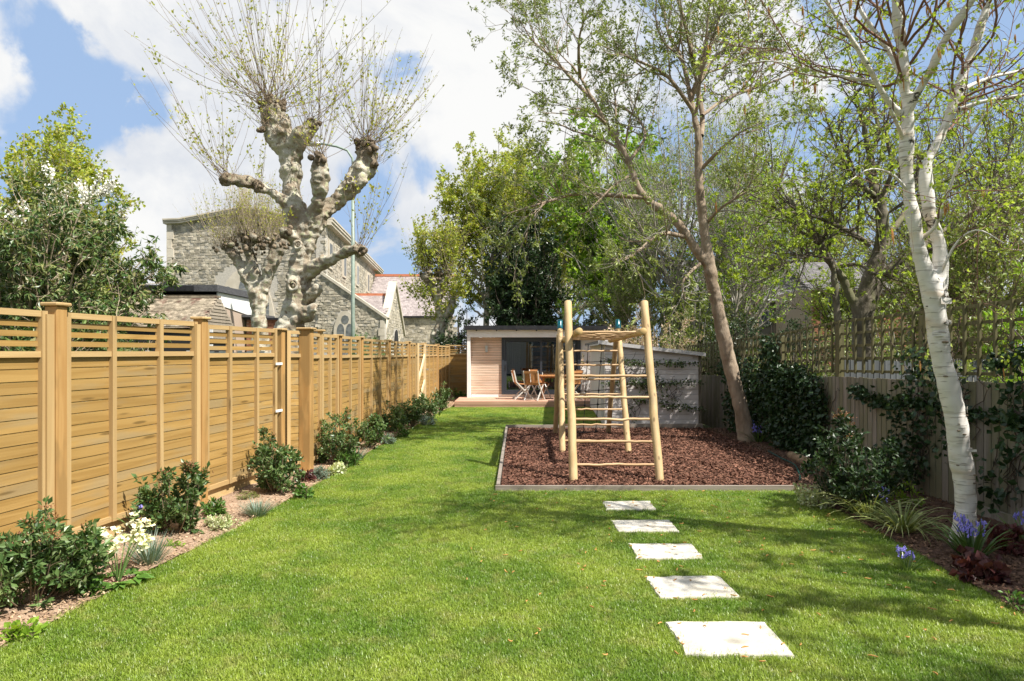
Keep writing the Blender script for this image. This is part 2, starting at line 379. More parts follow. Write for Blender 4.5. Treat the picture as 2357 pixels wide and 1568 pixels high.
def birch_mat():
    m, t = newmat('birch_bark')
    v = nd(t, 'ShaderNodeTexCoord').outputs['Object']
    dash = mrange(t, noise(t, vmul(t, v, (7, 7, 95)), 1.0, 2, .5), .59, .66)
    band = mrange(t, noise(t, vmul(t, v, (2.5, 2.5, 26)), 1.0, 4, .6), .50, .72, 0, .75)
    dirt = mrange(t, noise(t, vmul(t, v, (5, 5, 7)), 1.0, 5, .65, .6), .625, .68)
    warm = mrange(t, noise(t, vmul(t, v, (2, 2, 6)), 1.0, 3), .55, .7)
    z = nd(t, 'ShaderNodeSeparateXYZ', {0: v}).outputs[2]
    c = mix(t, warm, (.70, .67, .62), (.66, .56, .45))
    c = mix(t, band, c, (.50, .46, .40))
    c = mix(t, mth(t, 'MULTIPLY', dash, .6), c, (.16, .12, .09))
    c = mix(t, dirt, c, (.035, .027, .02))
    p = nd(t, 'ShaderNodeBsdfPrincipled', {'Base Color': c, 'Roughness': .55, 'Specular IOR Level': .35})
    hgt = mth(t, 'ADD', mth(t, 'MULTIPLY', band, -.5), mth(t, 'MULTIPLY', dirt, -.8))
    b = nd(t, 'ShaderNodeBump', {'Strength': .5, 'Distance': .01, 'Height': hgt}); t.links.new(b.outputs[0], p.inputs['Normal'])
    out(t, p.outputs[0]); return m
m_birch = birch_mat()
def plane_mat():
    m, t = newmat('plane_tree_bark')
    v = nd(t, 'ShaderNodeTexCoord').outputs['Object']
    a = noise(t, vmul(t, v, (1, 1, .7)), 3.2, 4, .6, .5); b_ = noise(t, v, 9, 5, .6, .4); f = noise(t, v, 38, 5, .65)
    c = mix(t, mrange(t, a, .44, .56), (.29, .24, .175), (.49, .455, .365))
    c = mix(t, mrange(t, b_, .56, .63), c, (.43, .43, .27))
    c = mix(t, mrange(t, b_, .36, .43, 1, 0), c, (.24, .185, .125))
    kn_ = nd(t, 'ShaderNodeAttribute', attribute_name='knuckle').outputs['Fac']
    c = mix(t, mth(t, 'MULTIPLY', kn_, mrange(t, f, .35, .6, 1, .35)), c, (.115, .085, .055))
    p = nd(t, 'ShaderNodeBsdfPrincipled', {'Base Color': c, 'Roughness': .85, 'Specular IOR Level': .2})
    hgt = mth(t, 'ADD', mth(t, 'MULTIPLY', f, .5), mth(t, 'MULTIPLY', b_, .9))
    b = nd(t, 'ShaderNodeBump', {'Strength': .9, 'Distance': .03, 'Height': hgt}); t.links.new(b.outputs[0], p.inputs['Normal'])
    out(t, p.outputs[0]); return m
m_plane = plane_mat()
m_knuckle = M('knuckle_bark', (.10, .075, .05), (.24, .185, .125), scale=10, rough=.95, bump=.9, bscale=25)
def glass_mat():
    m, t = newmat('door_glass')
    fr = nd(t, 'ShaderNodeFresnel', {'IOR': 1.52}).outputs[0]
    g = nd(t, 'ShaderNodeBsdfGlossy', {'Color': (.9, .95, 1, 1), 'Roughness': .01})
    tr = nd(t, 'ShaderNodeBsdfTransparent', {'Color': (.50, .54, .57, 1)})
    out(t, nd(t, 'ShaderNodeMixShader', {0: mth(t, 'MULTIPLY_ADD', fr, 1.0, .09, clamp=True), 1: tr.outputs[0], 2: g.outputs[0]}).outputs[0]); return m
m_glass = glass_mat()
def grass_mat():
    m, t = newmat('grass_blades')
    pos = nd(t, 'ShaderNodeNewGeometry').outputs['Position']; oi = nd(t, 'ShaderNodeObjectInfo').outputs['Random']
    ir = nd(t, 'ShaderNodeNewGeometry').outputs['Random Per Island']
    a = noise(t, pos, 1.15, 4, .6); b_ = noise(t, pos, 6.0, 3, .6)
    c = mix(t, mrange(t, a, .36, .64), (.145, .25, .022), (.31, .39, .054))
    c = mix(t, mrange(t, b_, .50, .70, 0, .6), c, (.34, .345, .10))
    c = mix(t, mrange(t, ir, .87, 1.0, 0, .7), c, (.46, .45, .20))
    k = mrange(t, mth(t, 'FRACT', mth(t, 'ADD', oi, mth(t, 'MULTIPLY', ir, 3.7))), 0, 1, .62, 1.32, False)
    c = mix(t, 1.0, c, nd(t, 'ShaderNodeCombineColor', {0: k, 1: k, 2: k}).outputs[0], 'MULTIPLY')
    p = nd(t, 'ShaderNodeBsdfPrincipled', {'Base Color': c, 'Roughness': .38, 'Specular IOR Level': .5})
    tr = nd(t, 'ShaderNodeBsdfTranslucent', {'Color': mix(t, 1.0, c, (1.3, 1.4, .8), 'MULTIPLY')})
    out(t, nd(t, 'ShaderNodeMixShader', {0: .35, 1: p.outputs[0], 2: tr.outputs[0]}).outputs[0]); return m
m_grass = grass_mat()
# ================================================================== SETTING
def sheet(name, poly, z, mat, kind='structure'):
    V = [(x, y, z) for x, y in poly]
    me = mk_mesh(name, np.array(V), [np.array([list(range(len(V)))])], [mat])
    return tag(put(name, me), kind=kind)
sheet('ground', [(-600, -300), (600, -300), (600, 900), (-600, 900)], -0.06, m_ground)
def fint(y, tab): return np.interp(y, [t[0] for t in tab], [t[1] for t in tab])
LEFT = [(-1, -2.9), (3.64, -2.74), (4.93, -2.63), (6.28, -2.47), (8.38, -2.34), (10.9, -2.27), (14, -2.10), (17.95, -1.92), (20.1, -1.72)]
RIGHT = [(-1, 2.9), (3.3, 3.0), (4.12, 3.10), (5.7, 3.22), (7.0, 3.27), (7.6, 3.25), (7.88, 3.22)]
xl = lambda y: fint(y, LEFT)
xr = lambda y: np.where(y < 7.88, fint(y, RIGHT), np.where(y < 13.98, -0.16 + (y - 7.85) * .008, 1.93 + (y - 14.1) * .07))
FL1 = lambda y: -4.251 + .147 * y           # left fence line, near run
FL2 = lambda y: -3.038 + .032 * y           # left fence line, far run
FR = lambda y: 4.711 - .022 * y             # right fence line
ys = np.linspace(-1, 19.62, 60)
sheet('lawn_soil', [(xl(y) - .05, y) for y in ys] + [(2.4, 19.62)] + [(2.0 + (y - 14.1) * .07, y) for y in (19, 16, 14.05)] + [(-.1, 13.97), (-.15, 7.87), (3.2, 7.87)] + [(fint(y, RIGHT) + .05, y) for y in (7.6, 7.0, 5.7, 4.12, 3.3, -1)], 0.0, m_lawnbase)
def bed(name, fa, fb, y0, y1, z0, amp, mat, nx=18, ny=160, kind='structure', edge=0.0):
    Y = np.linspace(y0, y1, ny); V = []
    for y in Y:
        a, b = float(fa(y)), float(fb(y))
        for i in range(nx):
            s = i / (nx - 1); x = a + (b - a) * s
            h = z0 + amp * (mnoise.noise(Vector((x * 4, y * 4, 1.3))) + .6 * mnoise.noise(Vector((x * 13, y * 13, 4)))) + edge * math.sin(math.pi * min(1, max(0, s)))
            V.append((x, y, h))
    I = np.arange(nx * ny).reshape(ny, nx)
    Q = np.stack([I[:-1, :-1], I[:-1, 1:], I[1:, 1:], I[1:, :-1]], -1).reshape(-1, 4)
    return tag(put(name, mk_mesh(name, np.array(V), [Q], [mat], smooth=True)), kind=kind)
bed('flower_bed', lambda y: (FL1(y) if y < 8.85 else FL2(y)) - .25, xl, -1, 24.6, .012, .018, m_soil, edge=.03)
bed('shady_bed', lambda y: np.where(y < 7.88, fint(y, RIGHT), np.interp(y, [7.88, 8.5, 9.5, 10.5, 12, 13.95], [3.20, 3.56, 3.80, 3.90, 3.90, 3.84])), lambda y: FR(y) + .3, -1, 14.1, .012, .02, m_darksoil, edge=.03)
bed('bark_bed', lambda y: -.13 + (y - 7.85) * .008, lambda y: np.interp(y, [7.88, 8.5, 9.5, 10.5, 12, 13.95], [3.22, 3.58, 3.82, 3.92, 3.92, 3.86]), 7.90, 13.93, .035, .02, m_bark_bed, nx=60)
def chips(name, n, fx0, fx1, y0, y1, z, mat, smin, smax, seed=1, pw=1.0):
    r = np.random.default_rng(seed)
    y = y0 + (y1 - y0) * r.random(n) ** pw; a = fx0(y); b = fx1(y); x = a + (b - a) * r.random(n)
    L = r.uniform(smin, smax, n); Wd = L * r.uniform(.25, .6, n); Z = z + r.uniform(0, .028, n)
    az = r.uniform(0, 6.283, n); tl = r.normal(0, .35, n); rl = r.normal(0, .4, n)
    d = np.stack([np.cos(az) * np.cos(tl), np.sin(az) * np.cos(tl), np.sin(tl)], 1)
    s = np.stack([-np.sin(az) * np.cos(rl), np.cos(az) * np.cos(rl), np.sin(rl)], 1)
    c = np.stack([x, y, Z], 1); nrm = np.cross(d, s); up = nrm * (L * .10)[:, None]
    A = d * (L / 2)[:, None]; B = s * (Wd / 2)[:, None]
    V = np.stack([c - A, c - A * .3 + B + up, c + A * .5 + B * .8 + up * .5, c + A, c + A * .2 - B + up * .3, c - A * .6 - B * .7 + up], 1).reshape(-1, 3)
    b0 = np.arange(n)[:, None] * 6
    Q = np.concatenate([b0 + np.array([[0, 1, 2, 5]]), b0 + np.array([[5, 2, 3, 4]])])
    me = mk_mesh(name, V, [Q], [mat])
    return tag(put(name, me), kind='stuff')
bx0 = lambda y: -.12 + (y - 7.85) * .008; bx1 = lambda y: np.interp(y, [7.88, 8.5, 9.5, 10.5, 12, 13.95], [3.22, 3.58, 3.82, 3.92, 3.92, 3.86])
chips('bark_chippings', 52000, bx0, bx1, 7.92, 13.92, .035, m_bark_chip, .018, .06, 3, 1.15)
chips('soil_crumbs', 30000, lambda y: np.where(y < 8.85, FL1(y), FL2(y)) + .03, lambda y: xl(y) + .02, 2.5, 24.4, .022, m_soilchip, .008, .032, 4, 1.5)
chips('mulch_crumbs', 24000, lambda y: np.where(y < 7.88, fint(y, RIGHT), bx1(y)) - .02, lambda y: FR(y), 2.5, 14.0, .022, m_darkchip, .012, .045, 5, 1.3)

# edging boards round the bark bed
eb = thing('bark_bed_edging', 'low grey timber edging round the square of bark chips under the climbing frame', 'garden edging', (0, 7.87, 0))
part('edging_board', MB().bar((-.19, 7.85, -.002), (3.24, 7.85, -.002), .04, .13), m_sleeper, eb)
part('edging_board', MB().bar((-.16, 7.875, .012), (-.11, 13.93, .012), .04, .13), m_sleeper, eb)
part('edging_board', MB().bar((-.13, 13.96, .036), (1.0, 13.96, .036), .04, .14), m_sleeper, eb)
part('edging_board', MB().bar((1.004, 13.955, .030), (1.86, 13.955, .030), .05, .15), m_sleeper, eb)
part('edging_board', MB().bar((1.87, 13.96, .045), (3.9, 13.96, .045), .05, .17), m_sleeper, eb)

# stepping stones
SLABS = [(3.565, 4.0, .905, 1.475, .00), (4.40, 4.80, .94, 1.465, .03), (5.22, 5.62, .965, 1.475, -.02), (6.01, 6.41, .93, 1.475, .015), (6.85, 7.22, .955, 1.455, 0)]
SLAB_L = ['nearest and largest-looking pale stone slab set in the lawn', 'second stepping stone from the camera, with brown catkins at its corners', 'middle pale stepping stone of the five in the lawn',
          'fourth stepping stone, crossed by a thin branch shadow near the bark bed', 'farthest stepping stone, closest to the timber edging of the bark bed']
import bmesh
for (y0, y1, x0, x1, a), lb in zip(SLABS, SLAB_L):
    bm = bmesh.new(); r = np.random.default_rng(int(y0 * 100))
    pts = []
    cs = [(x0, y0), (x1, y0), (x1, y1), (x0, y1)]
    for i in range(4):
        p, q = np.array(cs[i]), np.array(cs[(i + 1) % 4])
        for k in range(8):
            pts.append(p + (q - p) * k / 8 + r.normal(0, .0045, 2) + (r.normal(0, .007, 2) if k == 0 else 0))
    c = np.mean(pts, axis=0); ca, sa = math.cos(a), math.sin(a)
    pts = [np.array([ca * (p - c)[0] - sa * (p - c)[1], sa * (p - c)[0] + ca * (p - c)[1]]) for p in pts]
    top = [bm.verts.new((p[0] * .985, p[1] * .985, .022 + r.normal(0, .0012))) for p in pts]; mid = [bm.verts.new((p[0], p[1], .014)) for p in pts]; bot = [bm.verts.new((p[0], p[1], -.03)) for p in pts]
    ctr = bm.verts.new((0, 0, .0235)); k = len(pts)
    for i in range(k):
        j = (i + 1) % k
        bm.faces.new((ctr, top[i], top[j])); bm.faces.new((top[i], mid[i], mid[j], top[j])); bm.faces.new((mid[i], bot[i], bot[j], mid[j]))
    me = bpy.data.meshes.new('stepping_stone'); bm.to_mesh(me); bm.free(); me.materials.append(m_slab)
    tag(put('stepping_stone', me, None, (c[0], c[1], 0)), lb, 'stepping stone', 'stepping stones across the lawn')

# ================================================================== LEFT FENCE
shp = [(.0, .0), (.0, .0905), (-.0088, .0900), (-.0108, .0055), (-.003, .0045), (-.003, .0)]
me_board = MB().prism([(0, y, z) for y, z in shp], (1, 0, 0)).mesh('board', [m_board])
me_rail = unit_box('rail', m_rail, .045, .045); me_slat = unit_box('slat', m_board, .018, .042); me_grav = unit_box('gravel_board', m_grav, .025, .15)
me_cap1 = rbox_mesh('post_cap', m_batten, (.15, .15, .028), .008)
def bat(w, d): return unit_post('batten', m_batten, w, d)
def panel(root, A, B, zo, mull, ends=(.05, .05), grav=True, slats=True, rails=True):
    """one fence panel from A to B (xy); the garden side is to the right of A->B"""
    A = np.asarray(A, float); B = np.asarray(B, float); L = np.linalg.norm(B - A); u = (B - A) / L; rz = math.atan2(u[1], u[0]); o = wl(root)
    n_ = np.array([u[1], -u[0]])
    def p(nm, me, s, off, z, sc):
        q = A + u * s + n_ * off
        return put(nm, me, root, (q[0] - o[0], q[1] - o[1], z - o[2]), rz, sc)
    for i in range(15):
        p('board', me_board, .01 + random.uniform(0, .006), random.uniform(-.002, .002), .205 + i * .0905 + zo, (L - .02, 1, .985))
    p('bottom_rail', me_rail, 0, .012, .19 + zo, (L, 1, 1)); p('middle_rail', me_rail, 0, .012, 1.582 + zo, (L, 1.1, 1)); p('top_rail', me_rail, 0, .012, 1.882 + zo, (L, 1.2, 1))
    if slats:
        for k in range(3): p('slat', me_slat, .01, random.uniform(-.002, .002), 1.66 + k * .073 + zo, (L - .02, 1, 1))
    if grav: p('gravel_board', me_grav, 0, -.02, .085 + zo, (L, 1, 1.05))
    for s in mull:
        p('batten', bat(.048, .052), s, .022, .17 + zo, (1, 1, 1.732))
    for s in (ends[0] / 2, L - ends[1] / 2): p('batten', bat(.05, .056), s, .02, .168 + zo, (1, 1, 1.736))
def post(root, xy, h, w=.105, rz=0.0, name='post', z0=-.1, cap=True, me=None):
    o = wl(root); q = put(name, me or rbox_mesh('post', m_post, (w, w, h - z0 - .03), .006), root, (xy[0] - o[0], xy[1] - o[1], z0), rz)
    if cap: put('post_cap', me_cap1, q, (0, 0, h - z0 - .03), 0, (w / .105, w / .105, 1))
    return q
a1 = math.atan2(1, .147) - math.pi / 2
f1 = thing('slatted_fence', 'golden timber fence in the left foreground with boards below and open slats above', 'fence', (FL1(5.18), 5.18, 0), 'golden slatted fences')
def P1(y, off=0): return np.array([FL1(y) + off, y])
YS = [3.30, 5.18, 7.0]
panel(f1, P1(3.38), P1(5.09), .0, [.6, 1.15])
panel(f1, P1(5.26), P1(6.93), .0, [.52, 1.13])
for y, h in ((3.30, 1.98), (5.18, 1.975), (7.0, 1.96)):
    post(f1, P1(y, .03), h, rz=a1)
    put('batten', bat(.06, .07), f1, tuple(np.append(P1(y - .085, .035) - wl(f1)[:2], .02)), a1, (1, 1, 1.86))
g1 = thing('side_gate', 'golden boarded gate flush with the near fence, hung on white hinges at its right', 'gate', (FL1(7.8), 7.8, 0))
panel(g1, P1(7.08), P1(8.58), -.02, [.46, 1.04], ends=(.05, .07), grav=False)
part('threshold_board', MB().bar(np.append(P1(7.08, -.02), .085), np.append(P1(8.6, -.02), .085), .025, .16), m_grav, g1)
for z in (1.45, .86):
    part('hinge', MB().bar(np.append(P1(8.50, .062), z), np.append(P1(8.66, .062), z), .012, .03), m_whitep, g1)
f1b = thing('fence_return', 'narrow recessed strip of slatted fence between the hinge post and the tall corner post', 'fence', (-2.9, 8.75, 0))
post(f1b, (-2.955, 8.70), 1.90, .095, a1)
panel(f1b, (-2.90, 8.80), (-2.72, 9.0), -.03, [], ends=(.001, .001))
f2 = thing('slatted_fence', 'golden slatted fence running from the tall corner post away to the garden room', 'fence', (-2.74, 9.0, 0), 'golden slatted fences')
a2 = math.atan2(1, .032) - math.pi / 2
def P2(y, off=0): return np.array([FL2(y) + off, y])
post(f2, P2(8.98, .045), 1.92, .15, a2)
Y2 = [9.62, 10.53, 11.86, 14.14, 16.4, 18.75, 21.3, 24.3]
zo2 = [-.05, -.05, -.055, -.07, -.075, -.08, -.09, -.10]
prev = 9.05
for i, y in enumerate(Y2):
    if i > 0 and i < 7: post(f2, P2(y, .02), 1.90 + zo2[i] * .6, .10, a2)
    if i == 0:
        put('batten', bat(.06, .06), f2, tuple(np.append(P2(y, .03) - wl(f2)[:2], .03)), a2, (1, 1, 1.86)); put('post_cap', me_cap1, f2, tuple(np.append(P2(y, .02) - wl(f2)[:2], 1.885)), a2, (.9, .9, 1))
    e = y - (.06 if i else .0)
    if i == 5: e = 17.35
    L = e - prev
    mu = [] if i == 0 else ([L * .5] if i in (1, 2) else [L / 3, L * 2 / 3])
    if i == 5: mu = [L * .5]
    panel(f2, P2(prev), P2(e), zo2[i], mu)
    prev = y + .06
g2 = thing('garden_gate', 'far boarded gate in the left fence with a pale zigzag brace and latch', 'gate', (FL2(18.0), 18.0, 0))
panel(g2, P2(17.42, .02), P2(18.68, .02), -.08, [], grav=False)
for za, zb, ya, yb in ((.25, .80, 17.50, 18.55), (.82, 1.50, 17.50, 18.55)):
    part('brace', MB().bar(np.append(P2(ya, .07), za), np.append(P2(yb, .07), zb), .03, .10), m_pale, g2)
for y in (17.48, 18.60): part('gate_stile', MB().bar(np.append(P2(y, .065), .15), np.append(P2(y, .065), 1.82), .07, .035), m_pale, g2)
part('latch', MB().bar(np.append(P2(18.62, .11), 1.12), np.append(P2(18.62, .16), 1.12), .09, .05), m_steel, g2)
part('bolt', MB().bar(np.append(P2(17.50, .10), 1.52), np.append(P2(17.62, .10), 1.52), .03, .04), m_steel, g2)
f3 = thing('slatted_fence', 'short golden fence across the end of the left bed, beside the garden room', 'fence', (-1.9, 24.4, 0), 'golden slatted fences')
panel(f3, (-2.26, 24.40), (-1.32, 24.40), -.06, [], grav=True)
post(f3, (-2.30, 24.38), 1.86, .10); post(f3, (-1.30, 24.42), 1.92, .09, cap=False)

# ================================================================== RIGHT FENCE
fr = thing('closeboard_fence', 'shaded grey-brown board fence along the right side topped with square trellis', 'fence', (FR(9.1), 9.1, 0))
ar = math.atan2(-1, .022); o_ = wl(fr)
me_ob = MB().prism([(0, 0, 0), (.118, -.004, 0), (.118, -.016, 0), (0, -.008, 0)], (0, 0, 1)).mesh('board', [m_oldboard])
y = 16.6
while y > 1.2:
    zt = np.interp(y, [0, 6.6, 9.5, 16.5, 17], [1.40, 1.31, 1.255, 1.04, 1.03])
    put('board', me_ob, fr, (FR(y) - o_[0], y - o_[1], -.05), ar, (1, 1, zt + .05 + random.uniform(-.008, .008)), )
    y -= .103
tz = lambda y: float(np.interp(y, [0, 6.1, 9.47, 10.7, 15.9, 17], [2.16, 2.085, 2.03, 1.93, 1.78, 1.75]))
bz = lambda y: float(np.interp(y, [0, 6.6, 9.5, 16.5, 17], [1.45, 1.36, 1.305, 1.10, 1.09]))
PO = [16.9, 15.1, 13.25, 11.4, 9.47, 7.6, 5.7, 3.8, 1.9]
for y in PO:
    put('post', rbox_mesh('post', m_trel, (.085, .085, tz(y) + .05), .005), fr, (FR(y) + .045 - o_[0], y - o_[1], -.1), ar)
me_tv = unit_post('trellis_upright', m_trel, .034, .022)
for y0, y1 in zip(PO[:-1], PO[1:]):
    n = max(2, round((y0 - y1) / .2))
    for k in range(n):
        y = y0 + (y1 - y0) * (k + .5) / n
        put('trellis_upright', me_tv, fr, (FR(y) - .012 - o_[0], y - o_[1], bz(y)), ar, (1, 1, tz(y) - bz(y)))
    for k in range(5):
        za = bz(y0) + .03 + (tz(y0) - bz(y0) - .05) * k / 4; zb = bz(y1 + .1) + .03 + (tz(y1) - bz(y1 + .1) - .05) * k / 4
        part('trellis_rail', MB().bar((FR(y0) + .012, y0, za), (FR(y1) + .012, y1, zb), .02, .034), m_trel, fr)

# ================================================================== CLIMBING FRAME
cf = thing('monkey_bars', 'pole climbing frame with ladder rungs, monkey bars and rope net on bark chips', 'climbing frame', (1.25, 10.4, 0))
m_beam = WOOD('pine_beam', (.46, .30, .12), (.60, .43, .20), grey=(.40, .30, .17), axis=1, var=.05, fig=14, greyamt=(.55, .8))
def log(name, a, b, r0, r1, mat=m_log, sides=16, par=cf, wob=.004, cap=True):
    a = np.asarray(a, float); b = np.asarray(b, float); K = 14; t = np.linspace(0, 1, K)[:, None]
    P = a + (b - a) * t + rng.normal(0, wob, (K, 3)) * np.sin(np.pi * t) ; r = (r0 + (r1 - r0) * t[:, 0]) * (1 + rng.normal(0, .012, K))
    P = np.vstack([P[:1], P, P[-1:]]); r = np.concatenate([[r[0] * .9], r, [r[-1] * .86]])
    P[0] -= (b - a) / np.linalg.norm(b - a) * .004; P[-1] += (b - a) / np.linalg.norm(b - a) * .008
    return part(name, MB().tube(P, r, sides), mat, par, True)
FLp = lambda z: np.array([.745 + .004 * z, 8.24 + .425 * z, z]); FRp = lambda z: np.array([1.79 - .003 * z, 8.24 + .425 * z, z])
for f in (FLp, FRp): log('front_post', f(-.1), f(2.27), .052, .050)
for k in range(5):
    z = .222 + k * .267 if k else .222
    log('rung', FLp(z) + [.03, .0, 0], FRp(z) - [.03, 0, 0], .0165, .0165, m_rung, 10)
ML = lambda z: np.array([.79 + .02 * z, 10.65 + .58 * z, z]); MR = lambda z: np.array([1.815 + .01 * z, 10.62 + .58 * z, z])
BL = lambda z: np.array([.83, 13.05 - .52 * z, z]); BR = lambda z: np.array([1.85, 13.15 - .55 * z, z])
for f in (ML, MR):
    log('ladder_post', f(-.1), f(1.99), .050, .046)
    p = f(1.985); q = f(2.14)
    part('post_sleeve', MB().tube([p, p + (q - p) * .05, p + (q - p) * .95, q, q - [0, 0, .001]], [.046, .049, .049, .046, .001], 18), m_teal, cf, True)
for f in (BL, BR): log('net_post', f(-.1), f(1.90), .048, .044)
for k in range(8):
    z = .20 + k * .236
    log('rung', ML(z) + [.03, 0, 0], MR(z) - [.03, 0, 0], .0155, .0155, m_rung, 10)
for xa, xb in ((.868, .90), (1.695, 1.735)):
    log('monkey_beam', (xa, 8.80, 1.865), (xb, 12.05, 1.80), .046, .044, m_beam)
for k in range(7):
    y = 9.12 + k * .40
    log('monkey_bar', (.88 + .01 * k, y, 1.862 - .008 * k), (1.70 + .012 * k, y, 1.862 - .008 * k), .0155, .0155, m_rung, 10)
net = MB(); kn = MB()
Nx = [.0, .27, .52, .76, 1.0]
def NP(s, z):
    p = BL(z) + (BR(z) - BL(z)) * s; p = p.copy(); p[2] -= .035 * math.sin(math.pi * s); return p
zs = [.10, .37, .64, .91, 1.18, 1.45]
for s in Nx[1:-1]:
    net.tube([NP(s, z) + [0, .015, 0] for z in [.02] + zs + [1.76]], .0075, 6)
for z in zs:
    net.tube([NP(s, z) for s in np.linspace(0, 1, 13)], .0075, 6)
    for s in Nx: kn.sphere(NP(s, z), (.021, .021, .023) if 0 < s < 1 else (.035, .022, .02), 8, 6)
nt_ = part('rope_net', net, m_rope, cf, True)
part('net_clip', kn, m_knot, nt_, True, origin=wl(nt_))

# ================================================================== GARDEN ROOM
gr = thing('garden_room', 'flat-roofed white garden room with timber cladding and charcoal sliding doors at the lawn end', 'garden room', (.9, 23, 0))
part('roof', MB().box((.87, 23.35, 2.335), (4.62, 4.5, .11)), m_black, gr)
part('roof_edge', MB().box((.87, 21.09, 2.345), (4.66, .035, .13)).box((-1.455, 23.35, 2.345), (.035, 4.5, .13)), m_black, gr)
gc = MB()
for x in np.arange(-1.1, 3.1, .62): gc.box((x, 21.17, 2.262), (.035, .05, .035))
part('gutter_bracket', gc, m_black, gr)
part('fascia', MB().box((.87, 21.26, 2.165), (4.54, .12, .225)), m_render, gr)
part('soffit', MB().box((.87, 21.42, 2.262), (4.4, .20, .03)), m_render, gr)
part('side_wall', MB().box((-1.345, 23.30, 1.115), (.10, 4.2, 1.87)), m_render, gr)
part('side_wall', MB().box((3.08, 23.30, 1.115), (.12, 4.2, 1.87)), m_render, gr)
part('front_wall', MB().box((2.58, 21.530, 1.115), (.86, .10, 1.87)), m_render, gr)
part('plinth', MB().box((.44, 21.510, .225), (3.44, .08, .09)), m_render, gr)
part('back_wall', MB().box((.87, 25.3, 1.115), (4.2, .1, 1.87)), m_iwall, gr)
part('floor', MB().box((.87, 23.5, .20), (4.2, 3.4, .04)), m_floor, gr)
part('inner_wall', MB().box((-.80, 21.600, 1.16), (.95, .04, 1.78)), m_iwall, gr)
me_cb = unit_box('cladding_batten', m_cedar, .025, .043)
for k in range(34): put('cladding_batten', me_cb, gr, (-1.292 - .9, 21.475 - 23 + random.uniform(-.002, .002), .305 + k * .0522), 0, (.963, 1, 1))
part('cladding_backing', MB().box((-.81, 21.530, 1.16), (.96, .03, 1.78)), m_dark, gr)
dr = MB().box((-.285, 21.460, 1.16), (.085, .10, 1.79)).box((2.11, 21.460, 1.16), (.085, .10, 1.79)).box((.9125, 21.460, .30), (2.31, .10, .075)).box((.9125, 21.460, 2.02), (2.31, .10, .07))
part('door_frame', dr, m_char, gr)
def leafdoor(x0, x1, y):
    m = MB().box((x0 + .035, y, 1.16), (.07, .05, 1.65)).box((x1 - .035, y, 1.16), (.07, .05, 1.65)).box(((x0 + x1) / 2, y, .375), (x1 - x0 - .14, .05, .07)).box(((x0 + x1) / 2, y, 1.955), (x1 - x0 - .14, .05, .06))
    d = part('sliding_door', m, m_char, gr)
    part('pane', MB().box(((x0 + x1) / 2, y, 1.16), (x1 - x0 - .142, .012, 1.50)), m_glass, d); return d
d1 = leafdoor(-.24, .95, 21.450); d2 = leafdoor(.88, 2.066, 21.515)
part('handle', MB().box((-.20, 21.42, 1.12), (.03, .03, .16)), m_black, d1)
cu = MB()
for k in range(14):
    cu.tube([(-.20 + k * .034, 22.05 + .02 * (k % 2), .25), (-.20 + k * .034, 22.05 + .02 * (k % 2), 2.0)], .024, 6)
tag(part('curtain', cu, m_curtain, None), 'pale grey curtain gathered inside the left edge of the glass doors', 'curtain')
sofa = thing('sofa', 'low dark sofa inside the garden room behind the glass', 'sofa', (.9, 24.2, .22))
part('seat', MB().box((.9, 24.1, .42), (1.7, .8, .38)), m_chairb, sofa); part('backrest', MB().box((.9, 24.55, .75), (1.7, .18, .55)), m_chairb, sofa)
dc = thing('inside_chair', 'dark rounded chair just inside the glass door on the left', 'chair', (.15, 22.5, .22))
part('shell', MB().sphere((.15, 22.7, .62), (.22, .22, .22), 14, 10), m_chairb, dc, True)
lg = MB()
for a in range(4): lg.tube([(.15, 22.5, .6), (.15 + .25 * math.cos(a * 1.571 + .7), 22.5 + .25 * math.sin(a * 1.571 + .7), .22)], .012, 6)
part('leg', lg, m_teak, dc)
wlmp = thing('wall_light', 'small steel wall light on the timber cladding left of the doors', 'wall light', (-.80, 21.450, 1.68))
part('shade', MB().box((-.80, 21.40, 1.69), (.075, .09, .20)), m_steel, wlmp); part('bracket', MB().box((-.80, 21.445, 1.69), (.05, .03, .08)), m_steel, wlmp)
# deck
dk = thing('deck', 'low timber deck in front of the garden room doors', 'deck', (.8, 20.6, 0))
me_db = unit_box('deck_board', m_deck, .137, .028)
for k in range(14): put('deck_board', me_db, dk, (-1.65 - .8, 19.70 + k * .142 - 20.6, .166), 0, (4.75, 1, 1))
part('fascia_board', MB().box((.725, 19.605, .125), (4.75, .03, .085)), m_deck, dk); part('fascia_board', MB().box((.725, 19.612, .036), (4.75, .03, .085)), m_deck, dk)
part('fascia_board', MB().box((-1.64, 20.6, .08), (.03, 2.0, .16)), m_deck, dk)
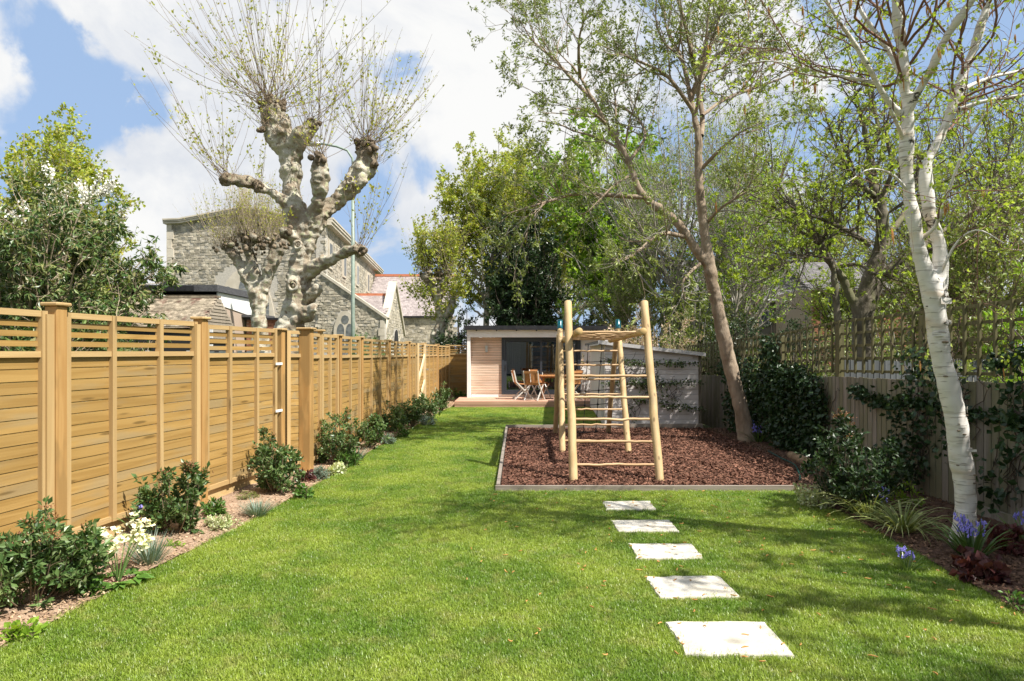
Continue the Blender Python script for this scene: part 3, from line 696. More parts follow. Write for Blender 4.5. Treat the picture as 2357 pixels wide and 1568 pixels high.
# furniture
DZ = .182
tb = thing('garden_table', 'round wooden garden table on the deck among folding chairs', 'table', (1.22, 20.62, DZ))
tp = MB()
for k in range(9):
    x = -.48 + .96 * (k + .5) / 9; h = math.sqrt(max(.01, .52 ** 2 - x * x)); tp.box((1.22 + x, 20.62, DZ + .70), (.098, 2 * h, .025))
part('tabletop', tp, m_teak, tb)
part('apron', MB().box((1.22, 20.62, DZ + .66), (.7, .6, .05)), m_teak, tb)
for sx in (-1, 1):
    for sy in (-1, 1): part('leg', MB().bar((1.22 + sx * .30, 20.62 + sy * .25, DZ), (1.22 + sx * .27, 20.62 + sy * .22, DZ + .66), .05, .05), m_teak, tb)
def chair(loc, rz, label):
    o = thing('folding_chair', label, 'chair', loc, 'folding chairs round the deck table')
    def lp(nm, mb, mat): return part(nm, MBrot(mb, rz, loc), mat, o)
    def MBrot(mb, rz, loc):
        c, s = math.cos(rz), math.sin(rz); Rm = np.array([[c, -s, 0], [s, c, 0], [0, 0, 1]])
        mb.V = [v @ Rm.T + np.asarray(loc) for v in mb.V]; return mb
    st = MB()
    for k in range(6): st.box((0, -.19 + k * .075, .44 + .004 * k), (.42, .064, .018))
    lp('seat', st, m_teak)
    bk = MB()                                     # sitter faces -y; backrest at +y
    tilt = np.array([0, .16, .98])
    for k in range(9): bk.bar(np.array([-.17 + k * .0425, .235, .50]), np.array([-.17 + k * .0425, .305, .80]), .028, .014)
    bk.bar((-.21, .31, .825), (.21, .31, .825), .022, .07); bk.bar((-.21, .23, .49), (.21, .23, .49), .022, .045)
    lp('backrest', bk, m_teak)
    for sx in (-1, 1):
        lp('leg', MB().bar((sx * .225, -.27, 0), (sx * .225, .25, .52), .022, .035).bar((sx * .225, .25, .52), (sx * .222, .325, .86), .022, .035), m_alu)
        lp('leg', MB().bar((sx * .200, .30, 0), (sx * .200, -.20, .45), .022, .035), m_alu)
    lp('stretcher', MB().bar((-.225, -.23, .04), (.225, -.23, .04), .02, .02).bar((-.2, .26, .04), (.2, .26, .04), .02, .02), m_alu)
    return o
chair((.34, 20.55, DZ), 1.75, 'leftmost wooden folding chair on the deck, side on, nearest the door handle')
chair((.66, 20.05, DZ), 2.75, 'front left wooden folding chair with its slatted back to the lawn')
chair((.88, 21.15, DZ), .45, 'wooden folding chair behind the table, close to the glass')
chair((1.72, 20.30, DZ), -2.35, 'wooden folding chair at the right front of the table behind the climbing posts')
chair((1.80, 20.95, DZ), -1.2, 'wooden folding chair at the far right of the deck table')

# ================================================================== SHED
sh = thing('shed', 'pale grey boarded shed with a sloping roof edge beside the climbing frame', 'shed', (2.9, 15.5, 0))
sa = -.055; cs_, sn_ = math.cos(sa), math.sin(sa)
def SP(u, v, z): return np.array([1.93 + u * cs_ - v * sn_ , 14.18 + u * sn_ + v * cs_, z])
m_shb = m_shed
for k in range(17):
    z0 = .10 + k * .103; z1 = z0 + .108
    ur = 1.92
    def topz(u): return 1.76 - .118 * u
    if z0 > topz(0): break
    u1 = ur if z1 < topz(ur) else max(.2, (1.76 - z1) / .118)
    a = SP(0, 0, z0); 
    P_ = [SP(0, -.014, z0 + .005), SP(0, -.009, z1 - .005), SP(0, .004, z1 - .004), SP(0, .004, z0)]
    mb = MB().prism(P_, SP(min(u1, ur), 0, 0) - SP(0, 0, 0)); part('cladding_board', mb, m_shb, sh)
mb = MB(); pz = [SP(0, .012, .05), SP(1.92, .012, .05), SP(1.92, .012, topz(1.92)), SP(0, .012, topz(0))]
mb.prism(pz, SP(0, .06, 0) - SP(0, 0, 0)); part('front_wall', mb, m_shb, sh)
mb = MB(); mb.prism([SP(0, .07, .05), SP(0, 5.2, .05), SP(0, 5.2, 1.76), SP(0, .07, 1.76)], SP(.05, 0, 0) - SP(0, 0, 0)); part('side_wall', mb, m_shed, sh)
mb = MB()
for v in (.35, .55, .75): mb.bar(SP(-.012, v, .06), SP(-.012, v, 1.75), .02, .05)
part('side_battens', mb, m_shedtrim, sh)
mb = MB(); mb.prism([SP(1.87, .07, .05), SP(1.87, 5.2, .05), SP(1.87, 5.2, topz(1.9)), SP(1.87, .07, topz(1.9))], SP(.05, 0, 0) - SP(0, 0, 0)); part('side_wall', mb, m_shed, sh)
mb = MB().prism([SP(-.14, -.10, 1.775), SP(2.02, -.10, 1.775 - .118 * 2.16 + .0), SP(2.02, -.10, 1.83 - .118 * 2.16), SP(-.14, -.10, 1.83)], SP(0, 5.4, 0) - SP(0, 0, 0)); part('roof', mb, m_felt, sh)
mb = MB().prism([SP(-.15, -.125, 1.765), SP(2.04, -.125, 1.765 - .118 * 2.19), SP(2.04, -.125, 1.838 - .118 * 2.19), SP(-.15, -.125, 1.838)], SP(0, .024, 0) - SP(0, 0, 0)); part('roof_trim', mb, m_shedtrim, sh)
mb = MB().bar(SP(-.13, -.10, 1.78), SP(-.13, 5.3, 1.78), .02, .08); part('eaves_board', mb, m_shedtrim, sh)
mb = MB().prism([SP(0, -.01, -.05), SP(1.92, -.01, -.05), SP(1.92, -.01, .098), SP(0, -.01, .098)], SP(0, .05, 0) - SP(0, 0, 0)); part('base', mb, m_dark, sh)
mb = MB().bar(SP(1.94, -.02, .0), SP(1.94, -.02, 1.58), .05, .03); part('corner_post', mb, m_darkbark, sh)
# ================================================================== CHURCH AND NEIGHBOURS
def stones(O, u, nrm, w, h, inside, lmin, lmax, hmin, hmax, seed, depth=.05):
    """uneven coursed rubble on a wall: list of (8 corner verts, area)"""
    r = np.random.default_rng(seed); O = np.asarray(O, float); u = np.asarray(u, float); nrm = np.asarray(nrm, float); res = []
    z = 0.0
    while z < h:
        hh = r.uniform(hmin, hmax); x = -r.uniform(0, lmax)
        while x < w:
            L = r.uniform(lmin, lmax)
            if inside(x + L / 2, z + hh / 2):
                g = .012; d = depth * r.uniform(.4, 1.2)
                base = np.array([(x + g, z + g), (x + L - g, z + g), (x + L - g, z + hh - g), (x + g, z + hh - g)]) + r.normal(0, .013, (4, 2))
                c = base.mean(0); top = c + (base - c) * .93 + r.normal(0, .012, (4, 2))
                V = [O + u * p[0] + np.array([0, 0, p[1]]) for p in base] + [O + u * p[0] + np.array([0, 0, p[1]]) + nrm * (d * .45 + r.normal(0, .010)) for p in top]
                res.append((np.array(V), L * hh))
            x += L
        z += hh
    return res
SQ = np.array([[4, 5, 6, 7], [0, 1, 5, 4], [1, 2, 6, 5], [2, 3, 7, 6], [3, 0, 4, 7]])
def place_stones(lst, root, name, mat, limit):
    far = sorted(range(len(lst)), key=lambda i: -lst[i][1] / (lst[i][0][:, 1].mean()) ** 2)
    for i in far[:limit]:
        part(name, MB().add(lst[i][0], SQ), mat, root)
    rest = far[limit:]
    if rest:
        mb = MB()
        for i in rest: mb.add(lst[i][0], SQ)
        tag(part('stonework', mb, mat, root), kind='stuff')
def arch(cx, z0, z1, w, n=7):
    """pointed arch outline, (x, z) anticlockwise from bottom right"""
    zs_ = z1 - w * .9; pts = [(cx + w / 2, z0), (cx + w / 2, zs_)]
    for k in range(1, n): 
        a = k / n; pts.append((cx + w / 2 * (1 - a ** 1.6), zs_ + (z1 - zs_) * math.sin(a * math.pi / 2)))
    pts.append((cx, z1)); L = [(2 * cx - x, z) for x, z in pts[:-1]][::-1]
    return pts + L
ch = thing('church', 'grey rubble stone church with low gable, cross and slate side roofs behind the pollarded trees', 'church', (-15, 48, 0))
CY = 45.0
fx = lambda px: (px - CX) / F * CY
fz = lambda py: CH - (py - H) / F * CY
X0, X1, XA = fx(385), fx(748), fx(562)
ZE, ZA = fz(515), fz(486)
def gable_top(x): return ZE + (ZA - ZE) * (1 - abs(x - XA) / (XA - X0 if x < XA else X1 - XA))
part('wall', MB().prism([(X0, CY, 0), (X1, CY, 0), (X1, CY, ZE), (XA, CY, ZA), (X0, CY, ZE)], (0, .6, 0)), m_mortar, ch)
WX = (fx(505), fx(626)); WZ = (2.5, fz(618))
def in_front(x, z):
    X = X0 + x
    if z > gable_top(X) - .12 or X > X1 - .05: return False
    if WX[0] - .3 < X < WX[1] + .3 and WZ[0] < z < WZ[1] + .3 and z < WZ[1] + .3 - max(0, abs(X - (WX[0] + WX[1]) / 2) - 1.0) * .8: return False
    return X > X0 + .45 or int(z / .6) % 2 == 0 and X > X0 + .3
ST = stones((X0, CY, 0), (1, 0, 0), (0, -1, 0), X1 - X0, ZA, in_front, .2, .5, .12, .22, 11, .06)
# corner quoins
q = MB()
for k in range(17): q.box((X0 + (.22 if k % 2 else .16), CY - .03, .3 + k * .6), (.45 if k % 2 else .33, .14, .58))
part('quoins', q, m_ashlar, ch)
def coping(pts, w, prof, name='coping'):
    for dz, t, pr in prof:
        mb = MB()
        for a, b in zip(pts[:-1], pts[1:]):
            mb.bar(np.array(a) + [0, -pr, dz], np.array(b) + [0, -pr, dz], w, t)
        part(name, mb, m_ashlar, ch)
coping([(X0 - .15, CY + .2, ZE), (X0 + .9, CY + .2, ZE + .04), (XA, CY + .2, ZA), (X1 - .9, CY + .2, ZE + .04), (X1 + .15, CY + .2, ZE)], .9, [(0.0, .11, .04), (.12, .10, .09), (.22, .09, .13)])
cr = MB().box((XA, CY + .2, ZA + .60), (.42, .42, .4)).box((XA, CY + .2, ZA + 1.0), (.16, .16, .6)).box((XA, CY + .2, ZA + 1.18), (.62, .14, .16)).box((XA, CY + .2, ZA + 1.38), (.3, .15, .3))
part('cross', cr, m_ashlar, ch)
wmb = MB().prism([(x, CY - .02, z) for x, z in arch((WX[0] + WX[1]) / 2, WZ[0], WZ[1], WX[1] - WX[0] + .45)], (0, -.08, 0))
wp = part('window', wmb, m_ashlar, ch)
gl = MB(); n_l = 3; wl_ = (WX[1] - WX[0]) / n_l
for k in range(n_l):
    gl.prism([(x, CY - .105, z) for x, z in arch(WX[0] + wl_ * (k + .5), WZ[0] + .3, WZ[1] - (1.2 if k != 1 else .6), wl_ * .72)], (0, -.012, 0))
part('pane', gl, m_leadglass, wp)
ld = MB()
for k in range(n_l):
    for s in range(1, 4): ld.box((WX[0] + wl_ * (k + .5 - .36 + .18 * s), CY - .122, (WZ[0] + WZ[1]) / 2 - .6), (.022, .01, WZ[1] - WZ[0] - 2.4))
    for s in range(9): ld.box((WX[0] + wl_ * (k + .5), CY - .123, WZ[0] + .5 + s * .34), (wl_ * .70, .01, .022))
part('lead', ld, m_ashlar, wp)
# nave side
N0 = np.array([X1, CY, 0]); nd_ = np.array([-.074, 1, 0]); nd_ /= np.linalg.norm(nd_); nn = np.array([nd_[1], -nd_[0], 0]); NL = 29.5
part('nave_wall', MB().prism([N0, N0 + nd_ * NL, N0 + nd_ * NL + [0, 0, ZE], N0 + [0, 0, ZE]], -nn * .6), m_mortar, ch)
WN = [46.6, 52.2, 58.7, 65.4]
def in_nave(s, z): return 3.5 < z < ZE - .15 and s > .05 and s < NL - .2 and not any(abs(s - (y - 45)) < .78 and 7.2 < z < 9.2 for y in WN)
ST += stones(N0, nd_, nn, NL, ZE, in_nave, .25, .55, .16, .26, 12, .05)
for dz, t, pr in ((.02, .18, .1), (.20, .16, .22), (.36, .12, .3)):
    part('coping', MB().bar(N0 + [0, 0, ZE + dz] + nn * pr * .6, N0 + nd_ * NL + [0, 0, ZE + dz] + nn * pr * .6, .7, t), m_ashlar, ch)
for y in WN:
    s = y - 45; c = N0 + nd_ * s
    w_ = part('window', MB().bar(c - nd_ * .72 + [0, 0, 8.2] + nn * .05, c + nd_ * .72 + [0, 0, 8.2] + nn * .05, .10, 1.9), m_ashlar, ch)
    part('pane', MB().bar(c - nd_ * .45 + [0, 0, 8.18] + nn * .104, c - nd_ * .04 + [0, 0, 8.18] + nn * .104, .012, 1.55).bar(c + nd_ * .04 + [0, 0, 8.18] + nn * .104, c + nd_ * .45 + [0, 0, 8.18] + nn * .104, .012, 1.55), m_leadglass, w_)
c = N0 + nd_ * 24.5 + nn * .1; part('downpipe', MB().tube([c + [0, 0, 4], c + [0, 0, 9.4]], .07, 8), m_darkbark, ch)
part('nave_roof', MB().prism([(X0, CY + .7, ZE - .1), (X1 - .3, CY + .7, ZE - .1), (XA, CY + .7, ZA)], nd_ * 28), m_slate, ch)
# aisle
AX1, AZ1 = fx(886), fz(733); AX0, AZ0 = X1 - .2, fz(632)
AY = CY - .12
part('aisle_wall', MB().prism([(AX0, AY, 0), (AX1, AY, 0), (AX1, AY, AZ1), (AX0, AY, AZ0)], (0, .5, 0)), m_mortar, ch)
gwx, gw = fx(796), 1.25; gz = (fz(800), fz(716))
def in_aisle(x, z):
    X = AX0 + x; t = AZ0 + (AZ1 - AZ0) * (X - AX0) / (AX1 - AX0)
    return z < t - .12 and X < AX1 - .3 and not (abs(X - gwx) < gw / 2 + .16 and z < gz[1] - max(0, abs(X - gwx) - .2) * 1.2 + .12)
ST += stones((AX0, AY, 0), (1, 0, 0), (0, -1, 0), AX1 - AX0, AZ0, in_aisle, .2, .5, .12, .24, 13, .07)
part('coping', MB().bar((AX0, AY + .2, AZ0 + .08), (AX1 + .2, AY + .2, AZ1 - .02), .7, .16), m_ashlar, ch)
q = MB()
for k in range(7): q.box((AX1 - (.2 if k % 2 else .14), AY - .03, .3 + k * .52), (.42 if k % 2 else .3, .12, .5))
part('quoins', q, m_ashlar, ch)
wp = part('window', MB().prism([(x, AY - .02, z) for x, z in arch(gwx, gz[0], gz[1], gw + .26)], (0, -.10, 0)), m_ashlar, ch)
gl = MB()
for s in (-1, 1): gl.prism([(x, AY - .125, z) for x, z in arch(gwx + s * .29, gz[0] + .1, gz[1] - .85, .47)], (0, -.012, 0))
gl.prism([(gwx + .26 * math.cos(a), AY - .125, gz[1] - .58 + .30 * math.sin(a)) for a in np.linspace(0, 6.283, 9)[:-1]], (0, -.012, 0))
part('pane', gl, m_leadglass, wp)
def slate_roof(root, O, u, dn, W_, Ls, rw, rh, seed, mat=m_slate, thick=.03):
    """overlapping slates from ridge O along u, running down dn"""
    r = np.random.default_rng(seed); mb = MB(); u = np.asarray(u, float); dn = np.asarray(dn, float); O = np.asarray(O, float); nrm = np.cross(dn, u); nrm *= np.sign(nrm[2])
    rows = int(Ls / rh)
    M3 = np.array([u, dn, nrm]).T
    for i in range(rows):
        n = int(W_ / rw)
        for j in range(n):
            s = (j + .5 + (.5 if i % 2 else 0)) * rw
            if s > W_: continue
            ct = O + u * s + dn * (i + .5) * rh + nrm * (.02 + r.uniform(0, .012))
            mb.box(ct, (rw * r.uniform(.93, .985), rh * 1.12, thick * r.uniform(.7, 1.3)), M3)
    tag(part('slates', mb, mat, root), kind='stuff')
    part('roof', MB().add([O, O + u * W_, O + u * W_ + dn * Ls, O + dn * Ls], [[0, 1, 2, 3]]), mat, root)
# porch with ridge across, then the taller far transept
py_, pz_ = 52.2, 5.9
dnv = np.array([0, -4.3, -1.95]); pl = np.linalg.norm(dnv); dnv /= pl
slate_roof(ch, (-13.6, py_, pz_), (1, 0, 0), dnv, 4.6, pl, .30, .24, 21)
part('ridge_tiles', MB().bar((-13.6, py_, pz_ + .06), (-9.15, py_, pz_ + .06), .3, .2), m_ridge, ch)
gp = [(-8.95, 47.9, 0), (-8.95, 56.4, 0), (-8.95, 56.4, 3.0), (-8.95, 52.2, 6.75), (-8.95, 47.9, 3.0)]
part('porch_gable', MB().prism(gp, (-.4, 0, 0)), m_mortar, ch)
def in_porch(s, z): 
    return z < 3.0 + (3.75 * (1 - abs(s - 4.25) / 4.25)) - .15 and not (abs(s - 4.6) < .9 and z < 3.4)
ST += stones((-8.95, 47.9, 0), (0, 1, 0), (1, 0, 0), 8.5, 6.7, in_porch, .26, .5, .16, .26, 14, .05)
part('coping', MB().bar((-9.1, 47.7, 2.95), (-9.1, 52.2, 6.9), .6, .22).bar((-9.1, 52.2, 6.9), (-9.1, 56.6, 2.95), .6, .22), m_ashlar, ch)
part('porch_doorway', MB().prism([(-8.9, 47.9 + x, z) for x, z in arch(4.6, 0, 3.3, 1.6)], (.06, 0, 0)), m_dark, ch)
part('porch_front_wall', MB().box((-11.2, 47.95, 1.9), (4.4, .3, 3.8)), m_ashlar, ch)
ty, tzr = 70.0, 9.35
dnv = np.array([0, -6.2, -4.5]); tl_ = np.linalg.norm(dnv); dnv /= tl_
slate_roof(ch, (-14.0, ty, tzr), (1, 0, 0), dnv, 8.5, tl_, .36, .30, 22)
part('ridge_tiles', MB().bar((-14, ty, tzr + .08), (-5.5, ty, tzr + .08), .4, .24), m_ridge, ch)
part('transept_wall', MB().box((-9.7, 64.1, 2.4), (8.4, .4, 4.8)), m_mortar, ch)
ST += stones((-13.9, 63.9, 0), (1, 0, 0), (0, -1, 0), 8.4, 4.7, lambda x, z: z > 1, .35, .6, .22, .3, 15, .05)
part('gutter', MB().bar((-14, 63.7, 4.85), (-5.5, 63.7, 4.85), .15, .14), m_black, ch)
place_stones(ST, ch, 'stone', m_stone, 300)
# lean-to at the far left of the church
part('side_chapel', MB().prism([(fx(335), CY + 1, 0), (X0, CY + 1, 0), (X0, CY + 1, fz(640)), (fx(335), CY + 1, fz(668))], (0, 5, 0)), m_ashlar, ch)
part('chapel_coping', MB().bar((fx(332), CY + .9, fz(667)), (X0, CY + .9, fz(638)), .4, .18), m_slate, ch)

# tile roofed outbuilding with boarded gable
ob = thing('outbuilding', 'old outbuilding with mossy tiled roof and dark weatherboarded gable beyond the fence', 'outbuilding', (-14, 28.2, 0))
dn1 = np.array([0, -1.6, -1.28]); L1 = np.linalg.norm(dn1); dn1 /= L1
slate_roof(ob, (-16.6, 28.1, 3.82), (1, 0, 0), dn1, 4.55, L1, .17, .10, 31, m_tile, .018)
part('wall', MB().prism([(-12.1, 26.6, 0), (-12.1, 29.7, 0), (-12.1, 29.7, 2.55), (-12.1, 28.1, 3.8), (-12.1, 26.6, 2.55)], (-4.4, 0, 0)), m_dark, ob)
part('ridge', MB().bar((-16.6, 28.1, 3.86), (-12.02, 28.1, 3.86), .2, .09), m_tile, ob)
k = 0; z = 2.0
while z < 3.7:
    hw = 1.55 if z < 2.55 else max(.05, 1.55 * (3.8 - z) / 1.25)
    part('weatherboard', MB().prism([(-12.06, 28.1 - hw, z), (-12.03, 28.1 - hw, z), (-12.06, 28.1 - hw * .96, z + .15)], (0, 2 * hw, 0)), m_wboard, ob); z += .135
fb = thing('flat_roofed_extension', 'flat-roofed extension with dark roof edge and white side behind the tiled outbuilding', 'building', (-16, 33, 0))
part('wall', MB().box((-17, 33.2, 2.1), (7.2, 4.4, 4.2)), m_brickm, fb)
part('roof_edge', MB().box((-17, 33.1, 4.47), (7.5, 4.8, .30)), m_felt, fb)
part('skylight', MB().box((-15.4, 30.9, 4.45), (2.2, .5, .22)), m_black, fb)
part('side_panel', MB().prism([(-13.36, 31.0, 3.75), (-13.36, 35.4, 3.4), (-13.36, 35.4, 4.30), (-13.36, 31.0, 4.30)], (-.05, 0, 0)), m_whitep, fb)
part('canopy', MB().box((-12.9, 34.6, 3.38), (1.2, 1.6, .12)), m_felt, fb)
def brickwall(root, O, u, nrm, w, h, mat=m_brick, z0=0.0, bw=.225, bh=.075, holes=()):
    r = np.random.default_rng(int(abs(O[0]) * 100)); mb = MB(); u = np.asarray(u, float); nrm = np.asarray(nrm, float)
    M3 = np.array([u, nrm, [0, 0, 1]]).T; i = 0; z = z0
    while z < h:
        s = bw / 2 if i % 2 else 0
        while s < w:
            if not any(a - .1 < s + bw / 2 < b + .1 and c - .04 < z < d + .04 for a, b, c, d in holes):
                mb.box(np.asarray(O) + u * (s + bw / 2) + [0, 0, z + bh / 2] + nrm * r.uniform(.0, .006), (bw - .011, .03, bh - .011), M3)
            s += bw
        z += bh; i += 1
    tag(part('bricks', mb, mat, root), kind='stuff')
bo = thing('brick_outhouse', 'low brick outhouse behind the foot of the smaller pollarded tree', 'outbuilding', (-12.6, 34, 0))
part('wall', MB().box((-12.2, 34.5, 1.6), (2.2, .6, 3.2)), m_brickm, bo); brickwall(bo, (-13.3, 34.19, 0), (1, 0, 0), (0, -1, 0), 2.2, 3.2, z0=1.6)
part('gutter', MB().bar((-13.4, 34.1, 3.25), (-11.0, 34.1, 3.25), .12, .1), m_black, bo)
# pale palings in the neighbour's garden
pf = thing('paling_fence', 'pale grey paling fence in the neighbouring garden, seen through the open slats', 'fence', (-7, 15, 0))
me_pl = unit_post('paling', m_paling, .095, .02)
for k in range(86):
    x = -12.2 + k * .1; put('paling', me_pl, pf, (x + 7, .08 * (x + 7) * .6, 0), .05, (1, 1, 1.60 + random.uniform(-.03, .03)))
part('rail', MB().bar((-12.3, 14.84, 1.2), (-3.5, 15.27, 1.2), .04, .08), m_paling, pf)
wp_ = thing('clothes_post', 'thin grey post with a white sign beside the fence post, beyond the near fence', 'post', (-5.2, 11.9, 0))
part('pole', MB().tube([(-5.42, 11.95, 0), (-5.42, 11.95, 2.22)], .045, 8), m_steel, wp_)
part('plate', MB().box((-5.28, 11.90, 1.92), (.13, .02, .16)).box((-5.28, 11.90, 1.70), (.13, .02, .06)), m_whitep, wp_)
# lamp post
lp_ = thing('street_lamp', 'tall pale green street lamp post behind the big pollarded tree', 'street lamp', (W(812, 775, 30)[0], 30, 0))
lx = lp_.location.x
part('column', MB().tube([(lx, 30, 0), (lx, 30, 3), (lx, 30, 9.6)], [.10, .085, .07], 12), m_lamp, lp_, True)
part('arm', MB().tube([(lx, 30, 9.55), (lx - .02, 30, 10.1), (lx - .25, 30, 10.45), (lx - .7, 30, 10.62), (lx - 1.4, 30, 10.75)], .05, 8), m_lamp, lp_, True)
part('lamp_head', MB().sphere((lx - 1.75, 30, 10.74), (.4, .16, .12), 12, 8), m_steel, lp_, True)
# houses on the right
h1 = thing('house', 'pale house with a grey tiled roof behind the trees at right of the leaning tree', 'house', (14.5, 42, 0), 'houses behind the garden')
part('wall', MB().box((14.5, 43, 2.35), (9, 6, 4.7)), M('pebbledash', (.20, .185, .16), (.27, .25, .215), scale=40, rough=.95), h1)
dn1 = np.array([0, -4.2, -2.75]); L1 = np.linalg.norm(dn1); dn1 /= L1
slate_roof(h1, (10, 43.6, 7.4), (1, 0, 0), dn1, 8.4, L1, .33, .30, 41, m_slate2)
part('gutter', MB().bar((9.9, 39.35, 4.62), (18.5, 39.35, 4.62), .12, .12), m_whitep, h1)
for x in (11.9, 14.3, 16.8):
    w_ = part('window', MB().box((x, 39.96, 3.75), (1.5, .1, 1.25)), m_whitep, h1); part('pane', MB().box((x - .36, 39.90, 3.75), (.62, .03, 1.05)).box((x + .36, 39.90, 3.75), (.62, .03, 1.05)), m_wglass, w_)
h2 = thing('house', 'red brick house with brown tiled roof behind the dark branching tree', 'house', (19, 35, 0), 'houses behind the garden')
part('wall', MB().box((19.3, 36.5, 2.4), (8.6, 4.6, 4.8)), m_brickm, h2)
brickwall(h2, (15.0, 34.19, 0), (1, 0, 0), (0, -1, 0), 8.6, 4.75, z0=.9, holes=((.7, 2.3, 3.35, 4.5), (5.0, 6.8, 3.2, 4.4)))
dn2 = np.array([0, -3.2, -1.75]); L2 = np.linalg.norm(dn2); dn2 /= L2
slate_roof(h2, (14.7, 36.9, 6.4), (1, 0, 0), dn2, 9, L2, .2, .16, 42, m_slate2, .025)
for x, zc, ww, hh in ((16.5, 3.93, 1.5, 1.1), (20.9, 3.8, 1.6, 1.1)):
    w_ = part('window', MB().box((x, 34.16, zc), (ww, .1, hh)).box((x, 34.10, zc - hh / 2 - .05), (ww + .15, .16, .09)), m_whitep, h2); part('pane', MB().box((x - ww * .24, 34.10, zc), (ww * .40, .03, hh * .84)).box((x + ww * .24, 34.10, zc), (ww * .40, .03, hh * .84)), m_wglass, w_)

# the house the garden belongs to stands behind the camera and shows only as a reflection
hb_ = thing('house', 'pale rendered house at the near end of the garden behind the camera', 'house', (0, -8, 0), 'houses behind the garden')
part('wall', MB().box((0, -10, 3.2), (13, 7, 6.4)), m_iwall, hb_)
part('roof', MB().prism([(-6.8, -6.2, 6.3), (-6.8, -13.8, 6.3), (-6.8, -10, 9.2)], (13.6, 0, 0)), m_slate2, hb_)
for x, z, w_, h_ in ((-3, 1.3, 3.2, 2.3), (2.6, 1.3, 2.4, 2.3), (-3.2, 4.7, 1.8, 1.4), (0, 4.7, 1.2, 1.4), (3.2, 4.7, 1.8, 1.4)):
    q_ = part('window', MB().box((x, -6.49, z), (w_, .08, h_)), m_whitep, hb_); part('pane', MB().box((x, -6.44, z), (w_ - .25, .03, h_ - .25)), m_wglass, q_)
# ================================================================== TREES
def unit(v, ax=-1): return v / (np.linalg.norm(v, axis=ax, keepdims=True) + 1e-9)
def at_t(P, Rr, idx, t):
    K = P.shape[1]; f = t * (K - 1); i = np.clip(f.astype(int), 0, K - 2); w = (f - i)[:, None]
    a, b = P[idx, i], P[idx, i + 1]
    return a + (b - a) * w, unit(b - a), Rr[idx, i] * (1 - w[:, 0]) + Rr[idx, i + 1] * w[:, 0]
def spawn(P, Rr, n, r, t0=.2, t1=1.0, L=(.3, .6), ang=(30, 70), up=.2, K=5, rr=.5, rmin=.003, wander=.12, tip=.35, wts=None):
    N = P.shape[0]
    if wts is None:
        wts = np.linalg.norm(P[:, -1] - P[:, 0], axis=1)
    idx = r.choice(N, n, p=wts / wts.sum()); t = r.uniform(t0, t1, n)
    p, d, ra = at_t(P, Rr, idx, t)
    q = unit(np.cross(d, r.normal(size=(n, 3)))); a = np.radians(r.uniform(*ang, n))[:, None]
    dr = unit(d * np.cos(a) + q * np.sin(a) + np.array([0, 0, up]))
    ln = r.uniform(*L, n) * (1.15 - .5 * t); step = ln / (K - 1)
    out_ = [p]
    for k in range(K - 1):
        dr = unit(dr + r.normal(0, wander, (n, 3)) + np.array([0, 0, up * .25])); out_.append(out_[-1] + dr * step[:, None])
    C = np.stack(out_, 1); r0 = np.maximum(rmin, np.minimum(ra * rr, ln * .018))
    return C, r0[:, None] * np.linspace(1, tip, K)[None]
def leafmesh(p, d, size, r, aspect=.5, fold=.18, nup=.5):
    """folded rhombic leaves at p pointing along d"""
    n = len(p); d = unit(d); nr = unit(r.normal(size=(n, 3)) + np.array([0, 0, nup])); s = unit(np.cross(d, nr)); nr = np.cross(s, d)
    sz = size if np.ndim(size) else np.full(n, size); sz = sz[:, None]
    mid = p + d * sz * .45
    V = np.stack([p, mid + s * sz * aspect / 2 + nr * sz * fold * .5, p + d * sz, mid - s * sz * aspect / 2 + nr * sz * fold * .5], 1).reshape(-1, 3)
    b = np.arange(n)[:, None] * 4
    return V, np.concatenate([b + np.array([[0, 2, 1]]), b + np.array([[0, 3, 2]])])
def leaves_on(P, n, r, size=(.05, .09), t0=.15, spread=.8, out=.6, grav=0.0, **kw):
    idx = r.integers(0, P.shape[0], n); t = r.uniform(t0, 1.0, n)
    p, d, _ = at_t(P, np.ones(P.shape[:2]), idx, t)
    q = unit(r.normal(size=(n, 3)))
    dd = unit(d * out + q * spread + np.array([0, 0, -grav]))
    return leafmesh(p + q * .01, dd, r.uniform(*size, n), r, **kw)
def tmesh(name, sets, mat, parent, smooth=True):
    """sets of (P, R, sides) welded into one mesh"""
    mb = MB()
    for P, Rr, sd in sets: 
        V, Q = tubes(P, Rr, sd); mb.add(V, Q)
    return part(name, mb, mat, parent, smooth)
def lmesh(name, lst, mat, parent, kind=None):
    mb = MB()
    for V, T in lst: mb.add(V, None, T)
    o = part(name, mb, mat, parent)
    if kind: o['kind'] = kind
    return o
def crv(pts, K):
    """Catmull-Rom through points (n,m) resampled to K"""
    p = np.asarray(pts, float); n = len(p); e = np.vstack([2 * p[0] - p[1], p, 2 * p[-1] - p[-2]]); res = []
    for u in np.linspace(0, n - 1 - 1e-6, K):
        i = int(u); t = u - i; a, b, c, d = e[i], e[i + 1], e[i + 2], e[i + 3]
        res.append(.5 * ((2 * b) + (-a + c) * t + (2 * a - 5 * b + 4 * c - d) * t * t + (-a + 3 * b - 3 * c + d) * t ** 3))
    return np.array(res)
def pxlimb(pts, depth, K=14, rs=1.0):
    """photo points (x, y, width[, depth offset]) -> world polyline and radii"""
    A = []
    for q in pts:
        dd = depth + (q[3] if len(q) > 3 else 0); w = W(q[0], q[1], dd); A.append([*w, q[2] / 2 * dd / F * rs])
    c = crv(A, K); return c[:, :3], np.maximum(c[:, 3], .003)
